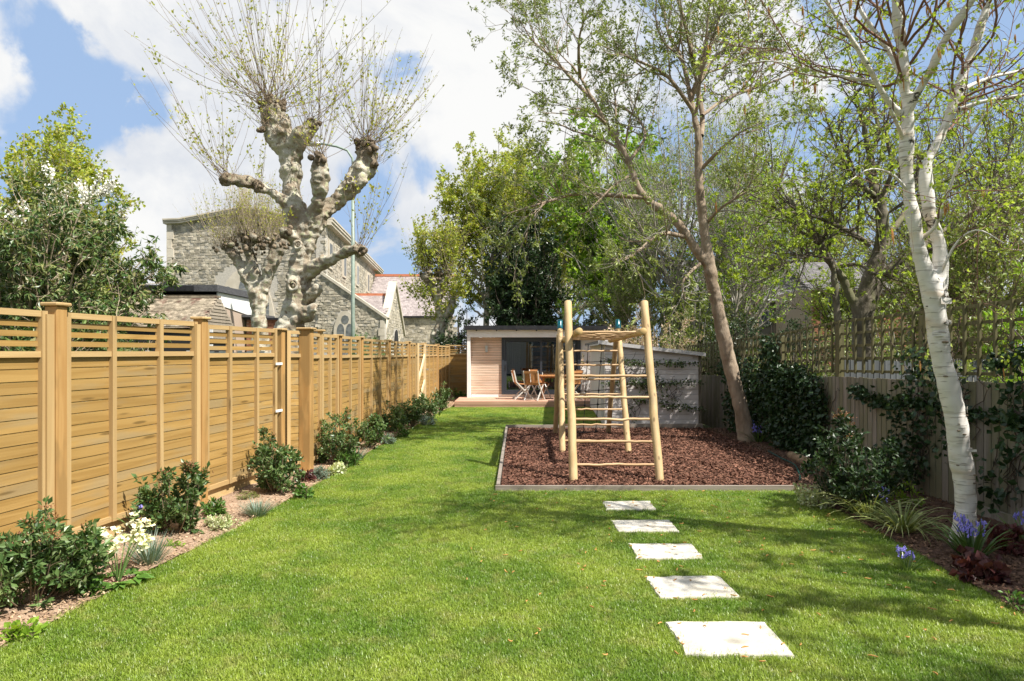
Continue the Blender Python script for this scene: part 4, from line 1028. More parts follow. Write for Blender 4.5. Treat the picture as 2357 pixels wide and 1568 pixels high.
def fuse(limbs, balls, voxel, name, mat, parent, bumps=((3.0, .05), (9.0, .02)), smit=3, heads=()):
    """limbs and swellings grown together into one skin with a knobbly surface"""
    mb = MB()
    for P, Rr in limbs:
        mb.tube(P, Rr, 14)
        mb.sphere(P[0], Rr[0] * .98, 12, 8); mb.sphere(P[-1], Rr[-1] * .98, 12, 8)
    for c, q in balls: mb.sphere(c, q, 14, 10)
    tmp = bpy.data.objects.new('tmp', mb.mesh('tmp')); COL.objects.link(tmp)
    md = tmp.modifiers.new('r', 'REMESH'); md.mode = 'VOXEL'; md.voxel_size = voxel
    sm = tmp.modifiers.new('s', 'SMOOTH'); sm.factor = .5; sm.iterations = smit
    me = bpy.data.meshes.new_from_object(tmp.evaluated_get(bpy.context.evaluated_depsgraph_get()))
    bpy.data.objects.remove(tmp)
    n = len(me.vertices); co = np.empty(n * 3, np.float32); me.vertices.foreach_get('co', co); co = co.reshape(-1, 3)
    no = np.empty(n * 3, np.float32); me.vertices.foreach_get('normal', no); no = no.reshape(-1, 3)
    dsp = np.zeros(n)
    for f, a in bumps:
        dsp += a * np.array([mnoise.noise(Vector(c * f)) for c in co])
    co = co + no * dsp[:, None]
    dsp2 = .028 * np.array([mnoise.noise(Vector((c[0] * 5, c[1] * 5, c[2] * 15))) for c in co]) if heads else 0
    co = co + no * np.reshape(dsp2, (-1, 1)) if heads else co
    kv = np.zeros(n, np.float32)
    for hc, hr in heads: kv = np.maximum(kv, np.clip(1.6 - np.linalg.norm(co - np.asarray(hc), axis=1) / hr, 0, 1))
    at = me.attributes.new('knuckle', 'FLOAT', 'POINT'); at.data.foreach_set('value', kv.astype(np.float32))
    o_ = co.mean(0); me.vertices.foreach_set('co', (co - o_).astype(np.float32).ravel())
    me.polygons.foreach_set('use_smooth', np.ones(len(me.polygons), bool)); me.update(); me.materials.clear(); me.materials.append(mat); me.name = name
    return put(name, me, parent, o_ - wl(parent))

# ---- the great pollarded plane tree
pt = thing('plane_tree', 'huge knobbly pollarded tree with bare swollen limbs and long thin sprouts', 'tree', (W(690, 770, 14)[0], 14, 0), 'pollarded trees')
D = 14.0
trunk = [(672, 960, 96), (668, 770, 88), (675, 725, 66), (682, 690, 66), (688, 655, 70), (687, 620, 60), (697, 584, 58), (706, 552, 64), (706, 515, 74)]
limbs = [pxlimb(trunk, D, 22),
    pxlimb([(700, 540, 66), (682, 483, 62), (673, 439, 50), (668, 399, 56), (668, 370, 52), (660, 345, 64), (640, 300, 82, .1), (630, 262, 72, .1), (627, 245, 60, .1)], D, 20),
    pxlimb([(668, 360, 56), (690, 320, 52, -.1), (712, 296, 46, -.15), (716, 285, 36, -.15)], D, 8),
    pxlimb([(712, 535, 52), (732, 468, 40, -.25), (739, 428, 44, -.35), (737, 396, 50, -.4), (734, 372, 40, -.45)], D, 12),
    pxlimb([(715, 540, 50), (746, 497, 46, .1), (773, 460, 46, .2), (802, 436, 58, .3), (830, 404, 56, .3), (841, 375, 62, .3), (841, 345, 50, .3), (838, 332, 40, .3)], D, 16),
    pxlimb([(690, 480, 40), (645, 456, 25, -.2), (592, 428, 27, -.4), (560, 420, 33, -.6), (535, 414, 34, -.7), (519, 413, 26, -.8)], D, 14),
    pxlimb([(695, 640, 50), (722, 617, 44, -.15), (750, 604, 34, -.3), (786, 583, 29, -.45), (810, 575, 34, -.55), (826, 584, 22, -.6)], D, 12),
    pxlimb([(690, 560, 46), (668, 542, 30, -.25), (655, 535, 24, -.35)], D, 6),
    pxlimb([(705, 690, 40), (724, 672, 30, -.2), (733, 662, 22, -.25)], D, 6),
    pxlimb([(690, 725, 50), (712, 716, 36, -.25), (724, 707, 22, -.3)], D, 6)]
r1 = np.random.default_rng(31); balls = []
def bl(x, y, w, dz=0.0, n=1, sp=0):
    for _ in range(n):
        dd = D + dz + r1.normal(0, .05) * (n > 1); balls.append((W(x + r1.normal(0, 1) * sp, y + r1.normal(0, 1) * sp, dd), w / 2 * dd / F * r1.uniform(.7, 1.0)))
bl(630, 252, 22, -.05, 8, 12); bl(646, 294, 26, -.16, 5, 14); bl(712, 290, 18, -.2, 4, 6); bl(735, 370, 18, -.48, 4, 6); bl(734, 398, 22, -.42, 3, 7)
bl(843, 344, 22, .2, 7, 9); bl(838, 382, 26, .15, 4, 11); bl(812, 422, 26, .1, 3, 9); bl(522, 413, 17, -.8, 5, 7); bl(824, 577, 17, -.65, 6, 7)
bl(674, 657, 28, -.22); bl(685, 565, 24, -.18); bl(668, 752, 26, -.2, 3, 10); bl(706, 520, 22, -.14, 3, 10); bl(702, 640, 20, -.1, 3, 8); bl(722, 668, 16, -.22, 3, 5); bl(719, 709, 16, -.27, 3, 5)
fuse([(p, q * .82) for p, q in limbs], balls, .030, 'trunk', m_plane, pt, ((2.3, .06), (5.0, .05), (12.0, .030)), 7, [(W(626, 244, D), .24), (W(716, 284, D - .2), .14), (W(734, 364, D - .45), .17), (W(842, 335, D + .25), .26), (W(866, 380, D + .25), .12), (W(530, 412, D - .8), .26), (W(590, 420, D - .5), .13), (W(822, 578, D - .65), .16), (W(650, 534, D - .35), .15)])
# ring scars where boughs came off
for x, y, w, dz in ((674, 657, 22, -.36), (685, 564, 17, -.31), (805, 415, 15, -.0)):
    c = W(x, y, D + dz); s = w / 2 * D / F; th = np.linspace(0, 6.283, 15)
    part('branch_scar', MB().tube([c + np.array([math.cos(a) * s, .02 * math.sin(a * 2), math.sin(a) * s * 1.05]) for a in th], s * .36, 8, False).sphere(c + [0, .03, 0], (s * .4, s * .3, s * .45), 10, 6), m_plane, pt, True)
kn = []
r2 = np.random.default_rng(32)
def knob(x, y, spx, dz, n):
    for _ in range(n):
        c = W(x + r2.normal(0, spx), y + r2.normal(0, spx * .7), D + dz + r2.normal(0, spx * .006)); q = r2.uniform(.025, .075); kn.append((c, q))
knob(628, 246, 16, .0, 42); knob(600, 300, 4, -.2, 6); knob(715, 284, 9, -.2, 16); knob(734, 366, 9, -.5, 18); knob(840, 336, 13, .2, 34); knob(863, 380, 4, .2, 8); knob(517, 412, 8, -.8, 20); knob(600, 430, 6, -.55, 6); knob(824, 577, 9, -.65, 18); knob(652, 537, 7, -.35, 10)
mb = MB()
for c, q in kn: mb.sphere(c, (q, q * .9, q * r2.uniform(.7, 1.3)), 8, 6)
part('knuckles', mb, m_knuckle, pt, True)['kind'] = 'stuff'
def sprouts(src, r, K=8, sides=4):
    """src: (centre, spread_m, n, length range, fan angle in deg, lean vector)"""
    Ps, Rs = [], []
    for c, sp, n, L, fan, lean in src:
        th = r.uniform(0, 2 * np.pi, n); a = np.radians(fan) * r.uniform(0, 1, n) ** .55
        d = np.stack([np.sin(a) * np.cos(th), np.sin(a) * np.sin(th) * .8, np.cos(a)], 1) + np.asarray(lean); d = unit(d)
        p = np.asarray(c) + r.normal(0, 1, (n, 3)) * sp * np.array([1, 1, .6]); ln = r.uniform(*L, n); step = ln / (K - 1); o_ = [p]
        for k in range(K - 1):
            d = unit(d + r.normal(0, .04, (n, 3)) + np.array([0, 0, .10])); o_.append(o_[-1] + d * step[:, None])
        Ps.append(np.stack(o_, 1)); Rs.append((ln * .0014 + .0016)[:, None] * np.linspace(1, .35, K)[None])
    return np.concatenate(Ps), np.concatenate(Rs)
src = [(W(628, 244, D), .16, 100, (1.3, 3.7), 90, (-.12, 0, .1)), (W(615, 290, D - .2), .12, 22, (.6, 2.4), 75, (-.5, 0, 0)), (W(716, 286, D - .2), .09, 28, (.7, 3.0), 70, (.2, 0, .1)), (W(734, 364, D - .45), .09, 36, (.9, 3.2), 75, (0, 0, .1)),
       (W(842, 335, D + .25), .13, 80, (1.0, 2.9), 84, (.22, 0, .1)), (W(866, 375, D + .25), .06, 16, (.5, 1.6), 60, (.7, 0, -.2)), (W(517, 410, D - .8), .09, 38, (.9, 2.6), 72, (-.55, 0, .15)), (W(600, 425, D - .5), .05, 8, (.4, 1.2), 40, (0, 0, .2)),
       (W(826, 574, D - .6), .07, 20, (.8, 2.2), 52, (.5, 0, .35)), (W(652, 535, D - .35), .05, 9, (.3, .9), 60, (-.4, 0, .1))]
sp_, sr_ = sprouts(src, np.random.default_rng(33))
tw_, tr_ = spawn(sp_, sr_, 520, np.random.default_rng(34), .25, .95, (.15, .5), (20, 50), .25, 4, .7, .0016, .1)
tmesh('sprouts', [(sp_, sr_, 4), (tw_, tr_, 3)], m_twig, pt)
lmesh('leaf_buds', [leaves_on(sp_, 2300, np.random.default_rng(35), (.035, .08), .2, .8, .7, aspect=.6), leaves_on(tw_, 1300, np.random.default_rng(36), (.035, .085), .2, .8, .7, aspect=.65)], L_spring, pt, 'stuff')

def pollard(label, D, limbs_px, ball_px, spr, seed, leafn, mat_sp=m_paletwig, vox=.05, lmat=L_spring, extra=None, lsize=(.05, .12), dx=0):
    r = np.random.default_rng(seed); x0 = limbs_px[0][0]; limbs_px = [[(q[0] + dx, *q[1:]) for q in l] for l in limbs_px]; ball_px = [(q[0] + dx, *q[1:]) for q in ball_px]; spr = [(q[0] + dx, *q[1:]) for q in spr]
    o = thing('plane_tree', label, 'tree', (W(x0[0], 700, D)[0], D, 0), 'pollarded trees')
    lm = [pxlimb(l, D, 12, .78) for l in limbs_px]; bb = []
    for x, y, w, n, sp in ball_px:
        for _ in range(n): bb.append((W(x + r.normal(0, sp), y + r.normal(0, sp * .7), D + r.normal(0, sp) * D / F), w / 2 * D / F * r.uniform(.4, .8)))
    fuse(lm, bb, vox * .8, 'trunk', m_plane, o, ((2.0, .09), (5.0, .06)), 2, [(W(x, y - 4, D), .022 * D * max(.6, sp / 14)) for x, y, w, n, sp in ball_px])
    mb = MB()
    for x, y, w, n, sp in ball_px:
        for _ in range(n * 3): q = r.uniform(.03, .08); mb.sphere(W(x + r.normal(0, sp * 1.25), y - sp * .5 + r.normal(0, sp * .7), D + r.normal(0, sp * 1.2) * D / F), q, 7, 5)
    part('knuckles', mb, m_knuckle, o, True)['kind'] = 'stuff'
    s = [(W(x, y, D), sp * D / F, n, L, fan, lean) for x, y, sp, n, L, fan, lean in spr]
    P, Rr = sprouts(s, r); tw, tr = spawn(P, Rr, len(P), r, .3, .95, (.15, .6), (20, 50), .25, 4, .7, .003, .1)
    tmesh('sprouts', [(P, Rr * 1.25, 3), (tw, tr, 3)], mat_sp, o)
    L = [leaves_on(P, leafn, r, lsize, .15, .9, .6, aspect=.6), leaves_on(tw, leafn // 2, r, lsize, .1, .9, .6, aspect=.6)]
    lmesh('leaf_buds', L, lmat, o, 'stuff')
    return o
pollard('smaller pollarded tree with forked limbs and brush of pale sprouts before the church', 22, 
    [[(612, 990, 50), (612, 760, 50), (612, 730, 42), (608, 690, 44), (604, 650, 36)], [(606, 690, 34), (580, 645, 30), (562, 605, 28), (548, 580, 24), (532, 572, 20)], [(604, 670, 36), (598, 620, 34), (590, 590, 30), (583, 570, 26)],
     [(612, 700, 36), (626, 650, 34), (640, 610, 36), (652, 575, 40), (660, 550, 30)], [(608, 700, 30), (588, 655, 26), (570, 610, 22)]],
    [(530, 570, 14, 8, 9), (580, 558, 20, 14, 18), (610, 565, 18, 10, 18), (652, 560, 22, 10, 14)],
    [(528, 566, 10, 75, (.8, 2.0), 65, (-.35, 0, .1)), (575, 552, 20, 190, (1.0, 2.3), 50, (-.1, 0, .3)), (620, 556, 20, 170, (1.0, 2.3), 50, (.05, 0, .3)), (655, 550, 12, 60, (.6, 1.6), 55, (.2, 0, .2))], 51, 2000, lsize=(.035, .08), dx=-14)
pollard('pollarded tree with leafy sprouts standing between the church and the garden room', 28,
    [[(1000, 960, 44), (1002, 800, 40), (1012, 760, 36), (1018, 740, 34), (1012, 700, 28), (1000, 670, 26)], [(1016, 735, 30), (1034, 715, 24), (1042, 690, 20)], [(1004, 680, 28), (990, 655, 26), (982, 640, 28)], [(1006, 690, 28), (1016, 660, 26), (1026, 642, 30)]],
    [(982, 634, 16, 10, 10), (1024, 636, 18, 10, 12), (1000, 645, 16, 6, 12)],
    [(980, 628, 10, 130, (.8, 2.4), 45, (-.1, 0, .3)), (1026, 630, 12, 150, (.8, 2.6), 48, (.1, 0, .3)), (1040, 690, 10, 70, (.5, 1.6), 75, (.2, 0, 0)), (985, 690, 10, 60, (.5, 1.5), 75, (-.3, 0, 0)), (1010, 730, 12, 50, (.4, 1.2), 80, (0, 0, 0))], 52, 5200, lmat=L_yel, lsize=(.07, .15))

# ---- silver birch
bt = thing('birch_tree', 'silver birch with white peeling trunk forking twice at the right of the lawn', 'tree', (W(2217, 1250, 5.65)[0], 5.65, 0))
def bd(y): # the stem leans towards the house as it rises
    z = CH - (y - H) / F * 5.5; return -.10 * max(0, z)
def bl_(l, K=16, extra=0.0, rs=.84): return pxlimb([(x, y, w, bd(y) + extra * i / len(l)) for i, (x, y, w) in enumerate(l)], 5.65, K, rs)
BL_ = [bl_([(2210, 1290, 82), (2214, 1252, 70), (2219, 1215, 60), (2222, 1171, 56), (2217, 1096, 55), (2203, 1002, 55), (2187, 908, 53), (2163, 814, 52), (2155, 739, 50), (2146, 675, 56), (2136, 640, 46)], 26),
    bl_([(2142, 660, 48), (2131, 635, 43), (2109, 548, 38), (2091, 438, 34), (2085, 351, 33), (2089, 263, 34), (2080, 197, 29), (2076, 110, 28), (2067, 44, 27), (2066, -40, 24), (2060, -250, 20), (2056, -550, 14), (2050, -900, 6)], 26),
    bl_([(2152, 690, 46), (2162, 635, 42), (2163, 570, 38), (2143, 504, 33), (2131, 429, 30), (2134, 372, 28), (2157, 329, 27), (2188, 263, 26), (2210, 188, 25), (2236, 123, 24), (2262, 44, 22), (2290, -40, 20), (2350, -250, 16), (2400, -550, 8)], 26, .35),
    bl_([(2089, 262, 32), (2109, 219, 24), (2144, 162, 23), (2175, 88, 23), (2218, 26, 21), (2270, -50, 18), (2350, -220, 14), (2420, -500, 7)], 16, -.5)]
trk = fuse(BL_, [], .016, 'trunk', m_birch, bt, ((5.0, .016), (16.0, .006)))
BB = [bl_([(2072, 262, 18), (2039, 228, 15), (2012, 180, 14), (1977, 118, 13), (1942, 66, 10), (1912, 22, 7), (1880, -50, 4)], 10, -.3),
    bl_([(2014, 190, 13), (1955, 180, 9), (1890, 166, 8), (1833, 153, 6), (1767, 140, 4), (1700, 150, 2.5)], 10, .3),
    bl_([(2078, 190, 18), (2061, 145, 15), (2030, 96, 13), (1986, 35, 11), (1960, -20, 8), (1900, -140, 4)], 10, .3),
    bl_([(2192, 258, 17), (2215, 250, 13), (2271, 232, 10), (2356, 219, 8), (2470, 200, 4)], 10, -.3),
    bl_([(2212, 208, 14), (2250, 190, 10), (2293, 175, 9), (2356, 162, 8), (2480, 130, 4)], 10, .4),
    bl_([(2124, 545, 12), (2150, 525, 10), (2168, 480, 9), (2190, 420, 8), (2222, 335, 7), (2265, 265, 5), (2320, 200, 3)], 12, -.5),
    bl_([(2082, 330, 14), (2066, 290, 11), (2048, 250, 9)], 10, -.2),
    bl_([(2090, 440, 9), (2050, 400, 6), (2000, 390, 4), (1950, 420, 2.5)], 10, -.4),
    bl_([(2160, 640, 8), (2200, 560, 6), (2250, 530, 4), (2310, 560, 2.5)], 10, -.4)]
B0 = np.stack([crv(p, 12) for p, _ in BB]); B0r = np.stack([np.interp(np.linspace(0, 1, 12), np.linspace(0, 1, len(q)), q) for _, q in BB])
ta = np.stack([crv(p[8:], 12) for p, _ in BL_[1:]]); tar = np.stack([np.interp(np.linspace(0, 1, 12), np.linspace(0, 1, len(q) - 8), q[8:]) for _, q in BL_[1:]])
r = np.random.default_rng(61)
b1, b1r = spawn(np.concatenate([B0, ta]), np.concatenate([B0r, tar]), 90, r, .25, 1, (.6, 2.0), (35, 75), .15, 12, .3, .004, .16)
b2, b2r = spawn(np.concatenate([b1, B0]), np.concatenate([b1r, B0r]), 620, r, .2, 1, (.25, .9), (25, 70), -.05, 6, .5, .0018, .2)
b3, b3r = spawn(b2, b2r, 1300, r, .3, 1, (.12, .45), (25, 65), -.35, 5, .6, .0012, .2)
tmesh('branches', [(B0, B0r, 8)], m_birch, bt); tmesh('twigs', [(b1, b1r, 5), (b2, b2r, 4), (b3, b3r, 3)], m_birchtwig, bt)
lmesh('leaves', [leaves_on(b3, 5200, r, (.025, .055), .2, .9, .5, .2, aspect=.6), leaves_on(b2, 2600, r, (.02, .045), .3, .9, .5, .2, aspect=.6)], L_sun, bt, 'stuff')
ck = []
idx = r.integers(0, len(b3), 150)
for i in idx:
    e = b3[i, -1]
    for k in range(r.integers(1, 4)):
        L_ = r.uniform(.05, .10); q = e + r.normal(0, .008, 3); ck.append([q + np.array([math.sin(s * 1.2 + k) * .006 * s, r.normal(0, .001), -L_ * s]) for s in np.linspace(0, 1, 5)])
ck = np.array(ck); tag(tmesh('catkins', [(ck, np.broadcast_to(np.array([.002, .0042, .0045, .0038, .0012]), ck.shape[:2]), 5)], m_catkin, bt), kind='stuff')
# bark scars and curls on the stem
P0, R0 = BL_[0]
mb = MB(); mc = MB(); r = np.random.default_rng(62)
for k in range(46):
    i = r.integers(2, len(P0) - 2); a = r.uniform(-2.9, .3); c = P0[i] + (P0[i + 1] - P0[i]) * r.random(); rad_ = R0[i]
    n_ = np.array([math.cos(a), math.sin(a), 0]); s_ = np.array([-n_[1], n_[0], 0])
    if k < 26:
        w_ = r.uniform(.008, .030); mb.sphere(c + n_ * rad_ * .97, (w_, w_, w_ * .35), 8, 5)
    else:
        h_ = r.uniform(.02, .06); w_ = r.uniform(.02, .06); u_ = r.uniform(.008, .03)
        q = c + n_ * (rad_ + .004); V = [q - s_ * w_, q - s_ * w_ + [0, 0, h_], q + [0, 0, h_] + n_ * .008, q + n_ * .006, q + s_ * w_ * .7 + [0, 0, h_ * .8] + n_ * u_, q + s_ * w_ * .7 + n_ * u_ + [0, 0, h_ * .1]]
        mc.add(V, [[0, 3, 2, 1], [3, 5, 4, 2]])
part('knot', mb, m_knuckle, bt); part('bark_curl', mc, m_birch, bt)['kind'] = 'stuff'

# ---- leaning tree beside the bark bed
lt = thing('leaning_tree', 'tall leaning tree whose trunk forks above the bark bed, one bough arching left', 'tree', (W(1722, 1019, 12.0)[0], 12.0, 0))
def q22(l): return [(981.6 + u * .31305, 294.5 + v * .31305, w) + tuple(e) for u, v, w, *e in l]
def q23(l): return [(1178 + u * .31305, v * .31305, w) + tuple(e) for u, v, w, *e in l]
DL = 12.0
LM = [pxlimb([(1727, 1040, 50), (1719, 1012, 42), (1702, 927, 33), (1680, 844, 32), (1661, 758, 31), (1646, 683, 28), (1632, 622, 28)], DL, 18),
    pxlimb([(1640, 640, 26), (1628, 610, 24), (1601, 576, 22), (1570, 526, 20), (1530, 489, 20), (1482, 454, 17), (1464, 420, 16), (1445, 366, 14), (1420, 323, 13), (1397, 288, 12), (1366, 232, 10), (1341, 188, 8), (1316, 150, 6), (1290, 90, 3, -.5)], DL, 26),
    pxlimb([(1640, 650, 26), (1627, 576, 24), (1614, 482, 22), (1608, 404, 20), (1607, 376, 19), (1607, 313, 17), (1593, 250, 14), (1582, 188, 12), (1563, 125, 10), (1532, 62, 8), (1525, -40, 6), (1510, -160, 3)], DL, 24)]
trk = fuse(LM, [], .028, 'trunk', m_ladderbark, lt, ((6.0, .018), (16.0, .010)))
BR_ = [q22([(1585, 510, 12), (1350, 497, 10), (1100, 485, 8), (900, 540, 6, -.4), (700, 600, 4, -.6), (560, 640, 2, -.8)]), q22([(1480, 360, 7), (1380, 420, 5, -.3), (1280, 520, 4, -.5), (1200, 600, 2, -.6)]), q22([(1890, 800, 11), (1750, 775, 9, -.4), (1640, 830, 6, -.8), (1500, 950, 4, -1.1), (1350, 1000, 2, -1.3)]), 
       q23([(600, 740, 9), (430, 570, 8, .3), (300, 430, 6, .6), (150, 300, 4, .8), (60, 150, 2, 1)]), q23([(500, 570, 8), (490, 420, 7, -.4), (500, 250, 5, -.7), (560, 80, 3, -1)]), q23([(1390, 1000, 13), (1400, 850, 12, .2), (1360, 600, 12, .3), (1400, 440, 10, .4), (1450, 240, 7, .5), (1560, 60, 5, .6), (1600, -100, 3, .6)]),
       q23([(1360, 520, 10, .3), (1330, 420, 9), (1290, 250, 9), (1220, 0, 7), (1180, -200, 3)]), q23([(1320, 800, 10), (1250, 700, 9, -.3), (1130, 550, 8, -.6), (950, 460, 6, -.9), (800, 400, 4, -1.1), (650, 330, 2, -1.2)]), q23([(1395, 1240, 9), (1500, 1130, 8, -.3), (1600, 1040, 6, -.5), (1700, 960, 4, -.7), (1850, 900, 2, -.9)]),
       q23([(1400, 850, 8), (1550, 740, 7, .4), (1750, 660, 6, .7), (1950, 590, 4, .9), (2100, 520, 2, 1)]), q23([(1380, 620, 7), (1480, 430, 6, .6), (1680, 300, 4, 1), (1850, 150, 2, 1.2)]), q23([(700, 920, 8), (620, 850, 6, -.4), (500, 800, 4, -.7), (350, 820, 2, -1)]), q23([(860, 1190, 8), (980, 1000, 6, .5), (900, 850, 5, .8), (700, 740, 3, 1.1)]),
       q22([(2010, 1000, 9), (1940, 1060, 7, -.5), (1880, 1150, 5, -.7), (1900, 1260, 3, -.8)]), q22([(2060, 700, 8), (2150, 600, 7, -.3), (2300, 500, 5, -.5), (2450, 420, 3, -.6)])]
LB = [pxlimb(l, DL, 12) for l in BR_]; LB0 = np.stack([p for p, _ in LB]); LB0r = np.stack([q for _, q in LB])
mn = np.stack([crv(p[8:], 12) for p, _ in LM]); mnr = np.stack([np.interp(np.linspace(0, 1, 12), np.linspace(0, 1, len(q) - 8), q[8:]) for _, q in LM])
r = np.random.default_rng(71); A0, A0r = np.concatenate([LB0, mn[1:]]), np.concatenate([LB0r, mnr[1:]])
c1, c1r = spawn(A0, A0r, 130, r, .25, 1, (.6, 2.0), (30, 70), .25, 12, .5, .007, .11)
c2, c2r = spawn(np.concatenate([c1, LB0]), np.concatenate([c1r, LB0r]), 900, r, .2, 1, (.3, 1.0), (25, 65), .15, 5, .6, .004, .2)
c3, c3r = spawn(c2, c2r, 2600, r, .2, 1, (.12, .45), (25, 70), .1, 4, .7, .0028, .2)
tmesh('branches', [(LB0, LB0r, 8), (c1, c1r, 6)], m_ladderbark, lt); tmesh('twigs', [(c2, c2r, 4), (c3, c3r, 3)], m_greytwig, lt)
lmesh('leaves', [leaves_on(c3, 34000, r, (.035, .09), .1, .9, .7, .25, aspect=.38)], L_olive, lt, 'stuff')

# ---- dark spreading tree beyond the right fence
at_ = thing('apple_tree', 'dark crooked tree breaking into yellow-green leaf beyond the trellis at right', 'tree', (W(1985, 760, 14)[0], 14, 0))
DA = 14.0
def q8(l): return [(1767 + u * .4382, v * .4382, w) + tuple(e) for u, v, w, *e in l]
AM = [pxlimb([(1990, 960, 52), (1986, 800, 46), (1984, 735, 44), (1990, 690, 40), (1998, 655, 36), (2018, 600, 34), (2030, 560, 32), (2030, 482, 26), (2012, 438, 22), (2004, 372, 18), (1990, 300, 12), (1970, 220, 7), (1960, 150, 4)], DA, 26),
    pxlimb([(1984, 745, 34), (1966, 700, 22), (1953, 675, 20), (1940, 640, 19), (1929, 632, 20), (1898, 583, 18), (1863, 526, 15), (1846, 495, 12), (1800, 440, 8, .5), (1770, 380, 5, .8), (1740, 330, 3, 1)], DA, 20),
    pxlimb([(1990, 735, 32), (2005, 690, 26), (2030, 640, 24), (2070, 600, 22), (2120, 570, 20), (2183, 526, 16, .5), (2240, 491, 13, .8), (2300, 480, 9, 1), (2380, 460, 5, 1.2)], DA, 18),
    pxlimb([(1930, 900, 18, -.2), (1929, 760, 17, -.2), (1926, 720, 16, -.2), (1922, 664, 16, -.2), (1914, 611, 13, -.2), (1890, 560, 9, -.4), (1870, 500, 6, -.6), (1880, 420, 4, -.7)], DA, 16)]
fuse(AM, [], .035, 'trunk', m_darkbark, at_, ((5.0, .02), (14.0, .012)))
AB = [pxlimb(l, DA, 12) for l in (q8([(540, 1290, 14), (480, 1250, 13), (350, 1180, 11, -.5), (220, 1130, 8, -.9), (80, 1120, 5, -1.2), (-60, 1200, 3, -1.4)]), q8([(560, 1030, 14), (470, 960, 12, -.5), (400, 850, 9, -.9), (350, 750, 6, -1.1), (300, 600, 3, -1.3)]),
      q8([(600, 1250, 16), (700, 1150, 13, .5), (760, 1000, 10, .8), (820, 850, 7, 1), (900, 700, 4, 1.2)]), q8([(370, 1400, 10), (480, 1390, 9, -.4), (560, 1440, 8, -.7), (640, 1420, 6, -.9), (720, 1330, 4, -1)]), q8([(300, 1330, 10), (200, 1340, 7, -.4), (120, 1380, 5, -.8), (0, 1420, 3, -1)]), 
      q8([(950, 1200, 12), (1050, 1120, 9), (1200, 1100, 6), (1344, 1060, 3)]), q8([(800, 1330, 14), (980, 1290, 10, -.6), (1150, 1330, 7, -.9), (1344, 1280, 4, -1.1)]), q8([(520, 850, 12), (580, 700, 10, .5), (540, 520, 7, .8), (480, 380, 4, 1)]), q8([(560, 1100, 12), (650, 900, 9, -.5), (620, 700, 6, -.8), (660, 500, 3, -1)]), q8([(1080, 1130, 10), (1160, 980, 8, .5), (1260, 800, 5, .8), (1300, 600, 3, 1)]))]
AB0 = np.stack([p for p, _ in AB]); AB0r = np.stack([q for _, q in AB])
am = np.stack([crv(p[7:], 12) for p, _ in AM]); amr = np.stack([np.interp(np.linspace(0, 1, 12), np.linspace(0, 1, len(q) - 7), q[7:]) for _, q in AM])
r = np.random.default_rng(81); A0, A0r = np.concatenate([AB0, am]), np.concatenate([AB0r, amr])
c1, c1r = spawn(A0, A0r, 170, r, .2, 1, (.7, 2.2), (30, 75), .15, 12, .5, .007, .13)
c2, c2r = spawn(np.concatenate([c1, AB0]), np.concatenate([c1r, AB0r]), 1200, r, .2, 1, (.3, 1.1), (25, 75), .1, 5, .6, .004, .22)
c3, c3r = spawn(c2, c2r, 2600, r, .2, 1, (.12, .5), (25, 75), .1, 4, .7, .0028, .22)
tmesh('branches', [(AB0, AB0r, 8), (c1, c1r, 6)], m_darkbark, at_); tmesh('twigs', [(c2, c2r, 4), (c3, c3r, 3)], m_darktwig, at_)
# leaves stand in small rosettes along the twigs
idx = r.integers(0, len(c3), 5000); ctr = c3[idx, -1]; n = 5
pp = np.repeat(ctr, n, 0); dd = unit(r.normal(size=(len(pp), 3)) + np.array([0, 0, .5]))
lmesh('leaves', [leafmesh(pp, dd, r.uniform(.04, .095, len(pp)), r, .5)], L_sun, at_, 'stuff')

